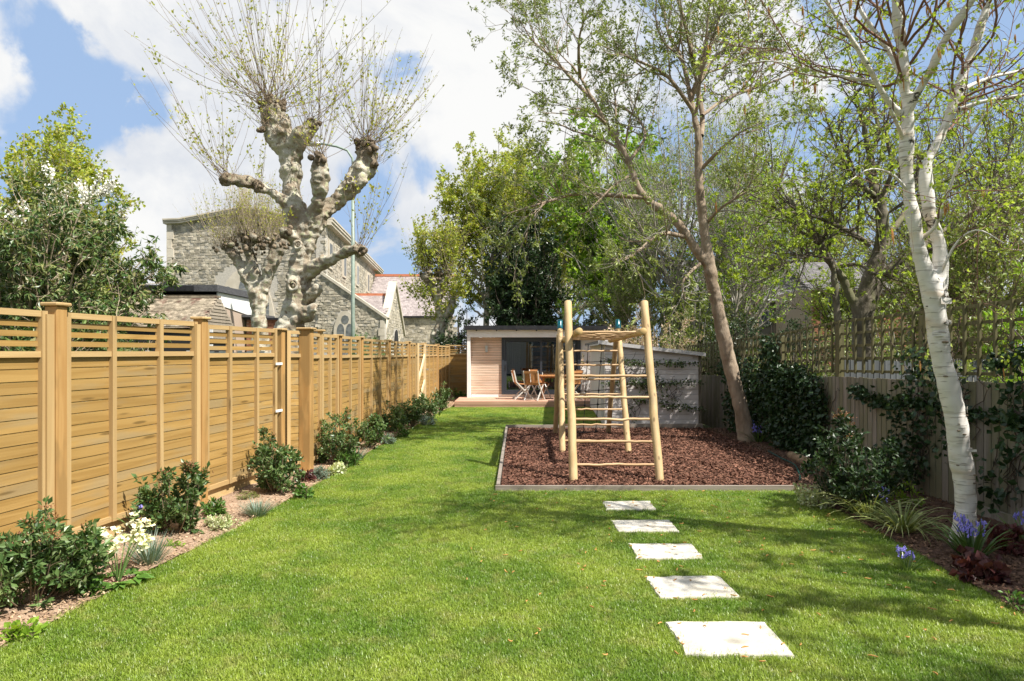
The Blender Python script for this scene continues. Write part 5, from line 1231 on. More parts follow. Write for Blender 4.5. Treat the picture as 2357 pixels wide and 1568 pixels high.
# ---- generic background trees
def bg_tree(name, label, base, trunk_h, cc, cr, tr, n1, n2, n3, nl, lsize, lmat, bmat, seed, tmat=None, group=None, aspect=.55, up=.25, grav=.1, cat='tree', lean=(0, 0)):
    r = np.random.default_rng(seed); base = np.asarray(base, float); cc = np.asarray(cc, float); cr = np.asarray(cr, float)
    o = thing(name, label, cat, base, group)
    topz = cc[2] + cr[2] * .75
    tp = crv(np.array([base - [0, 0, .1], base + [lean[0] * .3, lean[1] * .3, trunk_h * .5], base + [lean[0], lean[1], trunk_h], (base + [lean[0], lean[1], trunk_h]) * .4 + np.array([cc[0], cc[1], cc[2]]) * .6, [cc[0], cc[1], topz]]) + np.vstack([[0, 0, 0], r.normal(0, tr * .5, (4, 3))]), 16)
    trr = np.interp(np.linspace(0, 1, 16), [0, .1, .5, 1], [tr * 1.25, tr, tr * .6, tr * .08])
    # limbs reach for points through the crown volume
    th = r.uniform(0, 2 * np.pi, n1); ph = np.arccos(r.uniform(-.75, 1, n1)); q = r.uniform(.45, 1, n1) ** .5
    tgt = cc + np.stack([np.sin(ph) * np.cos(th), np.sin(ph) * np.sin(th), np.cos(ph)], 1) * cr * q[:, None]
    t = np.clip((tgt[:, 2] - base[2]) / (topz - base[2]) * .8 + r.uniform(-.2, .0, n1), .2, .95)
    p0, _, ra = at_t(tp[None], trr[None], np.zeros(n1, int), t)
    ctrl = p0 * .5 + tgt * .5 + np.stack([r.normal(0, .1, n1) * cr[0], r.normal(0, .1, n1) * cr[1], -.12 * cr[2] * np.ones(n1)], 1)
    s = np.linspace(0, 1, 9)[None, :, None]
    L1 = p0[:, None] * (1 - s) ** 2 + 2 * ctrl[:, None] * s * (1 - s) + tgt[:, None] * s ** 2 + r.normal(0, .02, (n1, 9, 3)) * cr.mean() * s
    L1r = np.maximum(ra * .55, .012)[:, None] * np.linspace(1, .2, 9)[None]
    m = float(cr.mean())
    L2, L2r = spawn(L1, L1r, n2, r, .25, 1, (.22 * m, .55 * m), (25, 65), up, 6, .55, .006, .16)
    L3, L3r = spawn(L2, L2r, n3, r, .2, 1, (.08 * m, .24 * m), (25, 70), up * .6, 4, .6, .004, .2)
    tmesh('trunk', [(tp[None], trr[None], 12)], tmat or bmat, o)
    tmesh('branches', [(L1, L1r, 6), (L2, L2r, 4), (L3, L3r, 3)], bmat, o)
    if nl: lmesh('crown', [leaves_on(L3, nl, r, lsize, .05, 1.0, .6, grav, aspect=aspect)], lmat, o, 'stuff')
    return o
def B(px, d): return (W(px, 800, d)[0], d, 0)
bg_tree('field_maple', 'tall yellow-green tree at the left end of the trees, right of the church', B(1122, 30), 5, (*W(1130, 480, 30)[:2], 7.0), (2.7, 2.3, 4.1), .16, 40, 420, 3000, 36000, (.08, .17), L_yel, m_greytwig, 101, group='trees behind the garden room')
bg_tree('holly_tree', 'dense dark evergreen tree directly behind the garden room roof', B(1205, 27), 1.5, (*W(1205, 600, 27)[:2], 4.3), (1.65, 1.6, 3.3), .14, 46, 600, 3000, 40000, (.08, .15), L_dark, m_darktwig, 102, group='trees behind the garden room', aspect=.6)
bg_tree('field_maple', 'rounded yellow-green tree crown above the dark holly behind the garden room', B(1260, 33), 5, (*W(1245, 430, 33)[:2], 8.6), (2.9, 2.3, 3.4), .16, 40, 420, 2800, 24000, (.09, .19), L_yel, m_greytwig, 118, group='trees behind the garden room')
bg_tree('sycamore', 'bright green young sycamore behind the monkey bars and leaning tree', B(1432, 29), 4, (*W(1390, 420, 29)[:2], 7.6), (3.4, 2.6, 3.9), .17, 46, 520, 3000, 30000, (.10, .22), L_bright, m_greytwig, 103, group='trees behind the garden room', aspect=.8)
bg_tree('willow', 'thin grey-twigged tree with sparse olive leaves behind the leaning tree', B(1560, 24), 4, (*W(1560, 380, 24)[:2], 7.8), (3.6, 2.2, 3.6), .13, 44, 620, 3400, 13000, (.05, .12), L_olive, m_greytwig, 104, group='trees behind the garden room', aspect=.35)
bg_tree('ash_tree', 'tall twiggy tree with fine new leaf behind the house with the grey roof', B(1740, 30), 5, (*W(1740, 330, 30)[:2], 8.8), (4.0, 2.6, 4.6), .18, 48, 700, 3800, 10000, (.06, .14), L_sun, m_twig, 105, group='trees behind the garden room')
bg_tree('bare_tree', 'mostly bare grey-brown tree at the far right behind the birch', B(2290, 20), 2.5, (*W(2270, 480, 20)[:2], 5.6), (3.2, 2.2, 3.8), .15, 50, 720, 3800, 15000, (.05, .12), L_sun, m_darktwig, 106)
bg_tree('lime_tree', 'rounded bright green tree rising behind the blossom at far left', B(55, 26), 4, (*W(50, 470, 26)[:2], 6.6), (4.6, 3.2, 4.3), .25, 60, 800, 3800, 52000, (.09, .18), L_yel, m_greytwig, 107, aspect=.7)
bg_tree('cherry_tree', 'cherry branches covered in white blossom above the dark laurel', B(130, 17), 2.5, (*W(170, 560, 17)[:2], 3.9), (1.9, 1.3, 1.6), .12, 26, 160, 700, 3000, (.05, .10), L_olive, m_darktwig, 108)
bg_tree('hedge_tree', 'low twiggy scrub tree over the hedge between shed and leaning tree', B(1500, 25), 1.2, (*W(1460, 640, 25)[:2], 4.1), (2.6, 1.4, 1.5), .08, 34, 460, 2800, 13000, (.05, .12), L_olive, m_paletwig, 109)
bg_tree('distant_tree', 'small round green treetop beside the left wall of the church', B(330, 60), 3, (*W(345, 690, 60)[:2], 5.2), (2.6, 2, 2.2), .2, 30, 260, 900, 6500, (.2, .36), L_bright, m_greytwig, 110)
bg_tree('back_tree', 'hazy twiggy tree filling the gap behind the bright sycamore', B(1300, 40), 5, (*W(1300, 430, 40)[:2], 9.5), (4.2, 3, 4.5), .2, 48, 600, 2600, 9000, (.12, .24), L_sun, m_greytwig, 111, group='trees behind the garden room')
bg_tree('back_tree', 'far twiggy tree showing between the ash and the dark crooked tree', B(1880, 42), 5, (*W(1880, 400, 42)[:2], 9.0), (5.0, 3, 5.4), .2, 48, 600, 2600, 11000, (.12, .24), L_sun, m_twig, 112)
bg_tree('hawthorn', 'fresh green tree filling the gap above the trellis left of the crooked tree', B(1690, 23), 2.5, (*W(1700, 520, 23)[:2], 5.6), (2.6, 2.0, 2.6), .12, 40, 520, 2400, 6500, (.06, .13), L_bright, m_greytwig, 114, aspect=.6)
bg_tree('back_tree', 'twiggy olive tree behind the birch at the right edge', B(2150, 30), 4, (*W(2140, 330, 30)[:2], 8.6), (4.6, 2.6, 5.0), .18, 48, 640, 2800, 6500, (.08, .18), L_yel, m_greytwig, 115)
bg_tree('hedge_tree', 'brown twiggy thicket low behind the trellis at the right edge', B(2230, 13), .8, (*W(2240, 620, 13)[:2], 3.0), (1.8, 1.4, 1.5), .07, 36, 520, 2600, 9000, (.05, .1), L_olive, m_twig, 116)
bg_tree('crab_apple', 'small dark-twigged tree in thin leaf between the trellis and the brick house', B(1955, 22), 2.0, (*W(1955, 665, 22)[:2], 3.6), (1.9, 1.2, 1.4), .08, 34, 420, 1800, 4600, (.06, .13), L_sun, m_darktwig, 119)
# unseen trees, added off frame at right to dapple the near lawn with shade
bg_tree('shade_tree', 'unseen leafy tree added for shade beyond the right fence near the camera', (6.9, 2.2, 0), 2.6, (6.35, 2.4, 5.8), (1.7, 2.0, 2.1), .20, 30, 320, 1500, 4600, (.07, .14), L_bright, m_greytwig, 113)
bg_tree('shade_tree', 'second unseen leafy tree added for shade beyond the right fence, level with the birch', (7.0, 4.4, 0), 2.2, (6.3, 4.2, 4.3), (1.2, 1.4, 1.5), .12, 36, 320, 1500, 5500, (.07, .14), L_bright, m_greytwig, 117)
# white blossom along the cherry branches
r = np.random.default_rng(120); bz_ = []
for l in ([(100, 470), (140, 520), (165, 560)], [(100, 440), (130, 480), (150, 510), (165, 540)], [(240, 395), (215, 440), (185, 480), (160, 520)], [(20, 490), (60, 510), (95, 540)], [(150, 440), (155, 500), (160, 545)], [(180, 420), (200, 450), (210, 480)], [(290, 500), (240, 520), (200, 540)], [(45, 470), (70, 500), (90, 520)], [(260, 420), (230, 450)], [(110, 380), (120, 420), (140, 470)]):
    bz_.append(crv(np.array([W(x, y, 15.0) for x, y in l]), 12) + r.normal(0, .02, (12, 3)))
bz_ = np.stack(bz_); cht = [o for o in bpy.data.objects if o.name == 'cherry_tree'][0]
tmesh('blossom_branches', [(bz_, np.full(bz_.shape[:2], .012), 5)], m_darktwig, cht)
V, T = leaves_on(bz_, 2600, r, (.04, .075), 0, 1.2, .1, aspect=.9); V = V + np.repeat(r.normal(0, .05, (2600, 3)), 4, 0)
lmesh('blossom', [(V, T)], m_white, cht, 'stuff')
# ================================================================== SHRUBS AND BORDER PLANTS
def shrub(name, label, base, w, h, nl, lsize, lmat, seed, group=None, smat=None, stems=14, tips=0, tipmat=None, cat='shrub', aspect=.5, dp=1.0, low=.12, depth=None):
    r = np.random.default_rng(seed); base = np.asarray(base, float); o = thing(name, label, cat, base, group); depth = depth or w
    th = r.uniform(0, 6.283, stems); q = np.sqrt(r.uniform(.02, 1, stems))
    hh = h * (1 - .45 * q ** 2) * r.uniform(.72, 1.02, stems); hh[0] = h
    tgt = base + np.stack([np.cos(th) * q * w * .46, np.sin(th) * q * depth * .46, hh], 1)
    p0 = base + np.stack([np.cos(th) * .05 * w, np.sin(th) * .05 * w, np.zeros(stems)], 1) + [0, 0, -.02]
    ct = p0 * .5 + tgt * .5 + np.stack([np.cos(th) * .15 * w * q, np.sin(th) * .15 * w * q, -.05 * hh], 1)
    s = np.linspace(0, 1, 8)[None, :, None]; P = p0[:, None] * (1 - s) ** 2 + 2 * ct[:, None] * s * (1 - s) + tgt[:, None] * s ** 2
    Rr = np.full(stems, max(.003, .010 * h))[:, None] * np.linspace(1, .3, 8)[None]
    m = (w + h) / 2
    P2, R2 = spawn(P, Rr, stems * 6, r, low, 1, (.14 * m, .34 * m), (25, 75), .15, 5, .6, .0018, .15)
    P3, R3 = spawn(P2, R2, stems * 12, r, .3, 1, (.06 * m, .16 * m), (25, 75), .15, 4, .6, .0014, .15)
    tmesh('stems', [(P, Rr, 5), (P2, R2, 4), (P3, R3, 3)], smat or m_twig, o)
    lmesh('foliage', [leaves_on(P2, int(nl * .6), r, lsize, .15, .9, .6, .05, aspect=aspect), leaves_on(P3, int(nl * 1.2), r, lsize, .05, .9, .6, .05, aspect=aspect)], lmat, o, 'stuff')
    if tips:
        e = P3[np.argsort(-P3[:, -1, 2] + r.normal(0, .08 * h, len(P3)))[:tips], -1]; n = 26
        pp = np.repeat(e, n, 0) + r.normal(0, .016, (len(e) * n, 3)) * [1.3, 1.3, .6]
        lmesh('flower_buds', [leafmesh(pp, r.normal(size=pp.shape) + [0, 0, .8], r.uniform(.009, .020, len(pp)), r, .7)], tipmat, o, 'stuff')
    return o
VG = 'viburnum bushes along the golden fence'
vb = [((70, 1392), .76, .53, 'russet-budded evergreen bush at the bottom left corner, below the first fence post', 2100, 26), ((400, 1234), .55, .63, 'upright evergreen bush with russet buds in front of the second fence panel', 1300, 16), ((640, 1140), .58, .72, 'evergreen bush against the side gate, left of the tall corner post', 1400, 14),
      ((768, 1072), .64, .68, 'evergreen bush just right of the tall corner post', 1200, 8), ((842, 1037), .64, .60, 'pale tipped evergreen bush, second beyond the tall corner post', 1000, 6), ((900, 997), .56, .52, 'dark rounded bush midway along the far fence run', 900, 4),
      ((944, 986), .50, .64, 'narrow dark bush right of the rounded one on the far fence run', 800, 4), ((982, 967), .55, .66, 'bush in front of the far gate brace', 800, 4), ((1012, 947), .50, .76, 'last and farthest bush of the left bed, before the deck', 800, 4)]
for i, ((px, py), w, h, lb, nl, tp_) in enumerate(vb):
    g = G(px, py); fl = (FL1(g[1]) if g[1] < 8.8 else FL2(g[1])); g[0] = max(g[0], fl + w * .42)
    shrub('viburnum', lb, g, w * 1.12, h * 1.04, int(nl * (1.55 if i == 0 else 1.3)), (.032, .066) if i < 4 else (.036, .07), L_vib, 200 + i, VG, m_twig, 34 if i == 0 else 18, tp_, L_vibtip, 'bush', .52)
def tuft(name, label, base, rr, h, n, mat, seed, wid=.005, arch=.5, group=None, cat='plant', K=6, lean=.55, part_name='foliage'):
    r = np.random.default_rng(seed); o = thing(name, label, cat, base, group); base = np.asarray(base, float)
    th = r.uniform(0, 6.283, n); q = np.sqrt(r.uniform(0, 1, n)); p = base + np.stack([np.cos(th) * q * rr * .35, np.sin(th) * q * rr * .35, np.zeros(n)], 1)
    d = unit(np.stack([np.cos(th) * q * lean * 1.6, np.sin(th) * q * lean * 1.6, np.ones(n)], 1) + r.normal(0, .12, (n, 3))); L = h * r.uniform(.75, 1.25, n) * (1 + .4 * q); st = L / (K - 1); pts = [p]
    for k in range(K - 1):
        d = unit(d + np.array([0, 0, -arch * 2.0 / K]) * (k / K) * 2 + np.stack([np.cos(th), np.sin(th), 0 * th], 1) * arch * .5 / K + r.normal(0, .03, (n, 3))); pts.append(pts[-1] + d * st[:, None])
    P = np.stack(pts, 1); side = unit(np.stack([-np.sin(th), np.cos(th), np.zeros(n)], 1) + r.normal(0, .2, (n, 3)))
    prof = np.array([.7, 1, 1, .85, .55, .06])[:K] if K == 6 else np.linspace(1, .1, K)
    Wd = wid * r.uniform(.7, 1.3, n)
    A = P + side[:, None] * (Wd[:, None] * prof[None])[..., None]; Bv = P - side[:, None] * (Wd[:, None] * prof[None])[..., None]
    V = np.stack([A, Bv], 2).reshape(-1, 3); I = np.arange(n * K * 2).reshape(n, K, 2)
    Q = np.stack([I[:, :-1, 0], I[:, :-1, 1], I[:, 1:, 1], I[:, 1:, 0]], -1).reshape(-1, 4)
    mb = MB().add(V, Q); part(part_name, mb, mat, o)
    return o
def bells(o, base, stems, h, r, spread=.05, per=14):
    sp = MB(); fl = MB(); base = np.asarray(base, float)
    for s in range(stems):
        a = r.uniform(0, 6.283); tip = base + np.array([math.cos(a) * spread * r.uniform(.3, 1.6), math.sin(a) * spread * r.uniform(.3, 1.6), h * r.uniform(.82, 1.08)])
        P = crv([base + r.normal(0, .01, 3) * [1, 1, 0], (base + tip) / 2 + r.normal(0, .01, 3), tip], 7); sp.tube(P, np.linspace(.0035, .002, 7), 5)
        for k in range(per):
            t = r.uniform(.62, 1.0); c, dd = P[0] + (P[-1] - P[0]) * t, r.uniform(0, 6.283); c = np.array([np.interp(t, np.linspace(0, 1, 7), P[:, i]) for i in range(3)])
            off = np.array([math.cos(dd), math.sin(dd), 0]) * r.uniform(.012, .026); b0 = c + off
            fl.tube([b0 + [0, 0, .004], b0 + off * .2 + [0, 0, -.006], b0 + off * .35 + [0, 0, -.016], b0 + off * .5 + [0, 0, -.021]], [.002, .0055, .0055, .0085], 6, False)
    part('stalks', sp, L_strap, o); part('flowers', fl, m_flower_blue, o)
r = np.random.default_rng(300)
def bluebell(label, base, n, h, rr, stems, seed, wid=.009):
    o = tuft('bluebell', label, base, rr, h * .75, n, L_strap, seed, wid, .55, 'bluebell clumps in the borders', 'flower', part_name='leaves'); bells(o, base, stems, h, np.random.default_rng(seed + 1), rr * .55); return o
bluebell('single bluebell beside the second bush against the golden fence', G(328, 1238), 12, .30, .09, 2, 310)
bluebell('large bluebell clump at the foot of the birch trunk', G(2236, 1291), 70, .36, .17, 7, 312, .010)
bluebell('bluebell clump at the right edge of the picture by the fence', (4.16, 5.55, 0), 26, .36, .13, 4, 314, .010)
bluebell('small bluebell at the edge of the lawn below the striped grasses', G(2085, 1315), 24, .17, .10, 2, 316, .007)
bluebell('bluebells around the foot of the leaning tree', G(1745, 1022), 50, .38, .22, 6, 318, .010)
bluebell('bluebell rising through the striped grass clumps', G(2028, 1195), 10, .34, .06, 3, 320)
tuft('striped_grass', 'clump of cream-striped arching grass by the lawn edge, the farther of two', G(2002, 1198), .20, .36, 110, L_stripe, 330, .0065, .95, 'striped grass clumps', lean=.75)
tuft('striped_grass', 'clump of cream-striped arching grass by the lawn edge, nearer the birch', G(2078, 1228), .20, .34, 120, L_stripe, 331, .0065, 1.0, 'striped grass clumps', lean=.8)
tuft('lavender', 'blue-grey lavender tuft just right of the cream hellebore', G(345, 1302), .15, .19, 260, L_grey, 340, .0022, .1, 'grey lavender tufts', lean=.6)
tuft('lavender', 'silvery grey tuft at the lawn edge before the side gate bush', G(592, 1190), .15, .15, 260, L_grey, 341, .0024, .1, 'grey lavender tufts', lean=.8)
tuft('lavender', 'small grey tuft beyond the green leafy plant along the far fence', G(822, 1062), .14, .18, 160, L_grey, 342, .003, .1, 'grey lavender tufts', lean=.7)
shrub('dome_plant', 'neat blue-green dome plant at the foot of the tall corner post', G(735, 1106), .27, .17, 1500, (.012, .026), L_grey, 343, 'clipped green domes', stems=34, cat='plant', low=.1)
shrub('dome_plant', 'second clipped green dome along the far fence run', G(889, 1024), .27, .18, 1200, (.014, .03), L_grey, 344, 'clipped green domes', stems=30, cat='plant', low=.1)
shrub('heuchera', 'purple-leaved plant between the corner post and the side gate bush', G(700, 1112), .26, .15, 140, (.03, .06), L_purple, 345, 'purple heucheras', stems=18, cat='plant', aspect=.9)
shrub('heuchera', 'purple-leaved plant among the bushes on the far fence run', G(872, 1022), .26, .18, 140, (.035, .07), L_purple, 346, 'purple heucheras', stems=16, cat='plant', aspect=.9)
shrub('heuchera', 'dark purple heuchera in the shade below the birch bluebells', G(2250, 1335), .34, .13, 200, (.04, .085), L_purple, 347, 'purple heucheras', stems=20, cat='plant', aspect=.95)
shrub('heuchera', 'dark red heuchera at the right edge beside the fence bluebells', (3.92, 5.35, 0), .36, .18, 220, (.04, .08), L_purple, 348, 'purple heucheras', stems=20, cat='plant', aspect=.95)
shrub('groundcover_plant', 'cream and green variegated groundcover by the lawn edge below the second bush', G(512, 1218), .36, .10, 900, (.014, .03), L_vari, 349, stems=26, cat='plant', low=.1, aspect=.7)
shrub('sage_plant', 'soft green sage behind the variegated groundcover', G(495, 1193), .28, .18, 260, (.03, .06), L_green, 350, stems=14, cat='plant')
shrub('thyme_plant', 'low brownish creeping plant in front of the gravel board', G(572, 1155), .26, .10, 700, (.010, .02), L_olive, 351, stems=24, cat='plant', low=.1)
shrub('rosette_plant', 'small lime-green rosette on the soil below the second bush', G(405, 1264), .14, .06, 40, (.03, .055), L_bright, 352, stems=9, cat='plant')
shrub('strawberry_plant', 'pale green leafy plant on the soil at the bottom left corner', G(40, 1470), .22, .09, 110, (.03, .055), L_bright, 353, 'low leafy plants in the left bed', stems=12, cat='plant', aspect=.8)
shrub('strawberry_plant', 'low green plant at the lawn edge left of the hellebore', G(212, 1372), .15, .09, 90, (.025, .045), L_green, 354, 'low leafy plants in the left bed', stems=12, cat='plant', aspect=.8)
shrub('yellow_plant', 'yellow and cream leafed plant right of the blue-green dome', G(772, 1094), .30, .15, 260, (.025, .05), L_vari, 355, stems=16, cat='plant', aspect=.8)
shrub('leafy_plant', 'bright mid-green leafy plant beneath the first bush past the corner post', G(800, 1076), .34, .24, 420, (.03, .06), L_green, 356, stems=18, cat='plant')
shrub('leafy_plant', 'green plant in front of the dark rounded bush on the far run', G(925, 1008), .34, .24, 260, (.03, .06), L_green, 357, stems=16, cat='plant')
shrub('leafy_plant', 'grey-green spreading plant under the farthest bushes', G(985, 980), .40, .26, 300, (.03, .06), L_grey, 358, stems=16, cat='plant')
shrub('leafy_plant', 'small green plants at the end of the left bed beside the deck', (-1.75, 23.2, 0), .6, .25, 260, (.04, .08), L_green, 359, stems=14, cat='plant')
shrub('leafy_plant', 'grey-green leafy plant on the soil in front of the side gate bush', G(700, 1148), .24, .12, 120, (.03, .055), L_green, 360, stems=12, cat='plant', aspect=.7)
# hellebore
hb = G(272, 1346); ho = thing('hellebore', 'cream-flowered hellebore with broad green leaves at the lawn edge', 'flower', hb)
r = np.random.default_rng(370); mb = MB()
LV = []
for k in range(9):
    a = k * .7 + r.normal(0, .15); d0 = np.array([math.cos(a), math.sin(a), .45]); c = hb + unit(d0[None])[0] * r.uniform(.08, .13)
    mb.tube([hb, (hb + c) / 2 + [0, 0, .02], c], .003, 5)
    for j in range(5):
        b = a + (j - 2) * .55; dd = np.array([math.cos(b), math.sin(b), r.uniform(-.15, .25)]); LV.append((c, dd))
P_ = np.array([x for x, _ in LV]); D_ = np.array([x for _, x in LV])
part('leaf_stalks', mb, L_purple, ho); lmesh('leaves', [leafmesh(P_, D_, r.uniform(.10, .15, len(P_)), r, .42, .15, 3)], L_green, ho)
mb = MB(); FP, FD = [], []
for k in range(9):
    tip = hb + np.array([r.normal(-.03, .11), r.normal(.12, .12), r.uniform(.20, .40)]); mb.tube(crv([hb, (hb + tip) / 2 + [0, 0, .04], tip], 5), .0035, 5)
    for f in range(6):
        c = tip + r.normal(0, .03, 3)
        for j in range(5):
            b = j * 1.257 + r.normal(0, .2); FP.append(c); FD.append([math.cos(b), math.sin(b), r.uniform(-.3, .5)])
part('flower_stalks', mb, L_strap, ho); FP = np.array(FP); lmesh('flowers', [leafmesh(FP, np.array(FD), r.uniform(.032, .052, len(FP)), r, .8, .15)], m_cream, ho, 'stuff')
# dark shrubs, right border
shrub('camellia', 'dark bushy shrub with red young tips against the right board fence', G(1965, 1176), .98, .86, 2600, (.035, .07), L_dark, 380, smat=m_darktwig, stems=26, tips=10, tipmat=L_vibtip, cat='bush', aspect=.55)
shrub('spurge', 'low cream-green plant at the right corner of the bark bed edging', G(1868, 1168), .42, .20, 520, (.025, .05), L_vari, 381, stems=16, cat='plant')
shrub('leafy_plant', 'lime-green seedling plant between the dark shrub and the birch', (3.95, 6.9, 0), .35, .4, 160, (.03, .05), L_bright, 382, stems=8, cat='plant')
shrub('leafy_plant', 'small pale green plant at the right edge in the near mulch', (3.15, 4.2, 0), .2, .12, 60, (.03, .055), L_green, 383, stems=9, cat='plant')
lg = thing('fallen_log', 'short rotting log lying along the fence beside the bark bed', 'log', (4.05, 9.4, 0))
part('bark', MB().tube(crv([(4.12, 10.1, .07), (4.08, 9.5, .07), (4.0, 8.8, .06)], 8), [.06, .07, .075, .07, .075, .07, .065, .05], 10), m_log2, lg, True)
solo('garden_hose', MB().tube(crv([(3.98, 10.6, .06), (3.93, 10.0, .05), (3.85, 9.3, .06), (3.62, 8.6, .05), (3.5, 8.3, .04)], 20), .011, 8), m_hose, 'dark green hose lying along the right edge of the bark', 'hose', smooth=True)
pl_ = thing('timber_edging', 'weathered low timber plank along the foot of the right fence near the birch', 'garden edging', (4.4, 5.6, 0))
part('plank', MB().bar((4.50, 6.6, .06), (4.54, 4.2, .06), .04, .13), m_oldboard, pl_)
# climbers on the right fence: leaves grow over a patch of the fence plane
def climber(name, label, blobs, nl, lsize, lmat, seed, runs=(), thick=.13, grav=.5, aspect=.8, plane=None, smat=m_darktwig, group=None):
    r = np.random.default_rng(seed); plane = plane or (lambda y, z: np.array([FR(y), y, z])); inw = np.array([-1, -.08, 0]) if plane.__code__.co_argcount == 2 and plane.__name__ == '<lambda>' and name != 'shed_vine' else np.array([0, -1, 0])
    pts = []; sets = []
    tot = sum(b[2] * b[3] * b[4] for b in blobs) + sum(.12 * abs(l[-1][0] - l[0][0]) for l in runs) + 1e-6
    for y, z, sy, sz, k in blobs:
        n = int(nl * sy * sz * k / tot); a = r.uniform(0, 6.283, n); q = np.sqrt(r.uniform(0, 1, n)) * r.uniform(.8, 1.1, n)
        for i in range(n): pts.append(plane(y + math.cos(a[i]) * q[i] * sy, max(.02, z + math.sin(a[i]) * q[i] * sz)) + inw * (r.uniform(.02, thick)))
        for j in range(int(6 + 10 * sz)):
            yy = y + r.uniform(-.8, .8) * sy; zz = z + r.uniform(-.9, .2) * sz
            P = [plane(yy, max(0, zz)) + inw * .03]
            for s in range(7): yy += r.normal(0, .06); zz += r.uniform(.0, .12); P.append(plane(yy, max(0, zz)) + inw * r.uniform(.02, .05))
            sets.append(P)
    for l in runs:
        c = crv(np.array(l), 14); P = np.array([plane(a, b) + inw * .06 for a, b in c])
        sets += [P[:8], P[6:14]]; n = int(nl * .12 * abs(l[-1][0] - l[0][0]) / tot) + 30
        for i in range(n): pts.append(P[r.integers(0, 14)] + r.normal(0, .035, 3) + (P[1] - P[0]) * r.uniform(-1, 1))
    pts = np.array(pts); S_ = np.array([crv(s, 8) for s in sets])
    o = thing(name, label, 'climber', pts.mean(0) * [1, 1, 0], group)
    tmesh('stems', [(S_, np.full(S_.shape[:2], .005), 5)], smat, o)
    d = r.normal(size=pts.shape) * .8 + np.array([0, 0, -grav]) + inw * .4
    lmesh('foliage', [leafmesh(pts, d, r.uniform(*lsize, len(pts)), r, aspect, .2, .3)], lmat, o, 'stuff')
    return o
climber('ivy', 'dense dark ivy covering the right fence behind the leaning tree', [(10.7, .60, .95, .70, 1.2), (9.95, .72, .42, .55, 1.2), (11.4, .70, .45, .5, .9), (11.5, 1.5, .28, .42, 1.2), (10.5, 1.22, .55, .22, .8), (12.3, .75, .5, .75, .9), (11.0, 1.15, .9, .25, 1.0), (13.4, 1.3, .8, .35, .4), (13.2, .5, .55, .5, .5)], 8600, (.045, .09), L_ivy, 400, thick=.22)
climber('climbing_rose', 'leafy climber on the right fence and trellis just left of the birch', [(7.55, .75, .28, .62, 1), (7.3, 1.45, .38, .25, .8), (7.8, .3, .4, .3, .9), (6.9, 1.0, .25, .5, .8)], 1500, (.04, .085), L_ivy, 401, runs=[[(6.6, 1.0), (7.4, 1.05), (8.3, .98), (8.8, 1.12)]], thick=.3)
climber('honeysuckle', 'dark climber on the fence to the right of the birch trunk', [(6.0, .95, .22, .3, 1), (5.9, 1.45, .35, .28, .8), (6.3, .4, .25, .3, .7)], 800, (.045, .09), L_ivy, 402, runs=[[(6.3, 1.02), (5.9, .95), (5.3, .98), (4.8, .96)], [(6.4, 1.5), (5.8, 1.62), (5.2, 1.58)]], thick=.28)
climber('shed_vine', 'climbing plant trained in tiers across the front of the pale shed', [(.95, .82, .30, .33, 1), (.72, 1.02, .22, .2, .9), (.55, .35, .12, .22, .5), (1.3, .62, .22, .12, .6), (.35, 1.0, .1, .28, .5)], 1300, (.03, .065), L_shedvine, 403,
        runs=[[(.1, 1.42), (.6, 1.38), (1.2, 1.36), (1.8, 1.36)], [(.05, .98), (.6, .96), (1.2, .95), (1.85, .98)], [(.6, .62), (1.1, .55), (1.5, .47), (1.9, .45)], [(.2, .7), (.15, 1.1), (.1, 1.45)]], thick=.10, plane=lambda u, z: SP(u, -.04, z))
# the neighbour's evergreen, hedges and shrubs
bg_tree('laurel_tree', 'big glossy dark laurel with drooping leaves rising over the near fence at left', (-6.9, 9.6, 0), 1.0, (*W(150, 640, 9.4)[:2], 2.30), (1.25, 1.1, 1.65), .12, 60, 700, 3400, 34000, (.055, .12), L_laurel, m_paletwig, 410, aspect=.36, grav=.75, up=.05)
shrub('laurel_bush', 'lower laurel shoots seen through the open slats of the near fence', (-5.6, 8.2, 0), 2.6, 1.75, 3600, (.07, .13), L_laurel, 411, stems=40, cat='bush', aspect=.36, smat=m_paletwig)
shrub('green_bush', 'bright green bush peeping over the fence by the church window', W(848, 790, 24)[:2].tolist() + [0], 2.2, 2.15, 3000, (.05, .1), L_green, 412, stems=30, cat='bush')
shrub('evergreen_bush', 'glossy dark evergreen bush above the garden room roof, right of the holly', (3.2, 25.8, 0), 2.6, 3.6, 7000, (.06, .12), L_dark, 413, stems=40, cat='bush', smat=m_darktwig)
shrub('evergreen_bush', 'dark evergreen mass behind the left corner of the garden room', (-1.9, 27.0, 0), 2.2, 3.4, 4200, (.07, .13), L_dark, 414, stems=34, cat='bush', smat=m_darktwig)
shrub('light_bush', 'mid-green bush over the right half of the garden room roof', (2.0, 26.4, 0), 2.4, 3.2, 4000, (.06, .12), L_bright, 415, stems=36, cat='bush')
shrub('pink_hedge', 'pinkish blossoming hedge above the sloping shed roof', (4.0, 20.2, 0), 3.4, 2.55, 7000, (.05, .1), L_pink, 416, stems=50, cat='hedge', smat=m_paletwig)
shrub('hedge', 'dark green hedge in front of the pale house, left of the crooked tree', (7.6, 21.5, 0), 4.2, 2.85, 8000, (.05, .10), L_dark, 417, stems=60, cat='hedge', smat=m_darktwig)
shrub('hedge', 'tall mixed green hedge behind the leaning tree trunk', (6.2, 23.5, 0), 3.4, 4.4, 9000, (.06, .12), L_olive, 418, stems=60, cat='hedge', smat=m_greytwig)
shrub('hedge', 'clipped green hedge between the trellis and the brick house', (11.5, 20.0, 0), 6.0, 3.05, 9000, (.06, .11), L_olive, 424, stems=70, cat='hedge', smat=m_greytwig, depth=1.6)
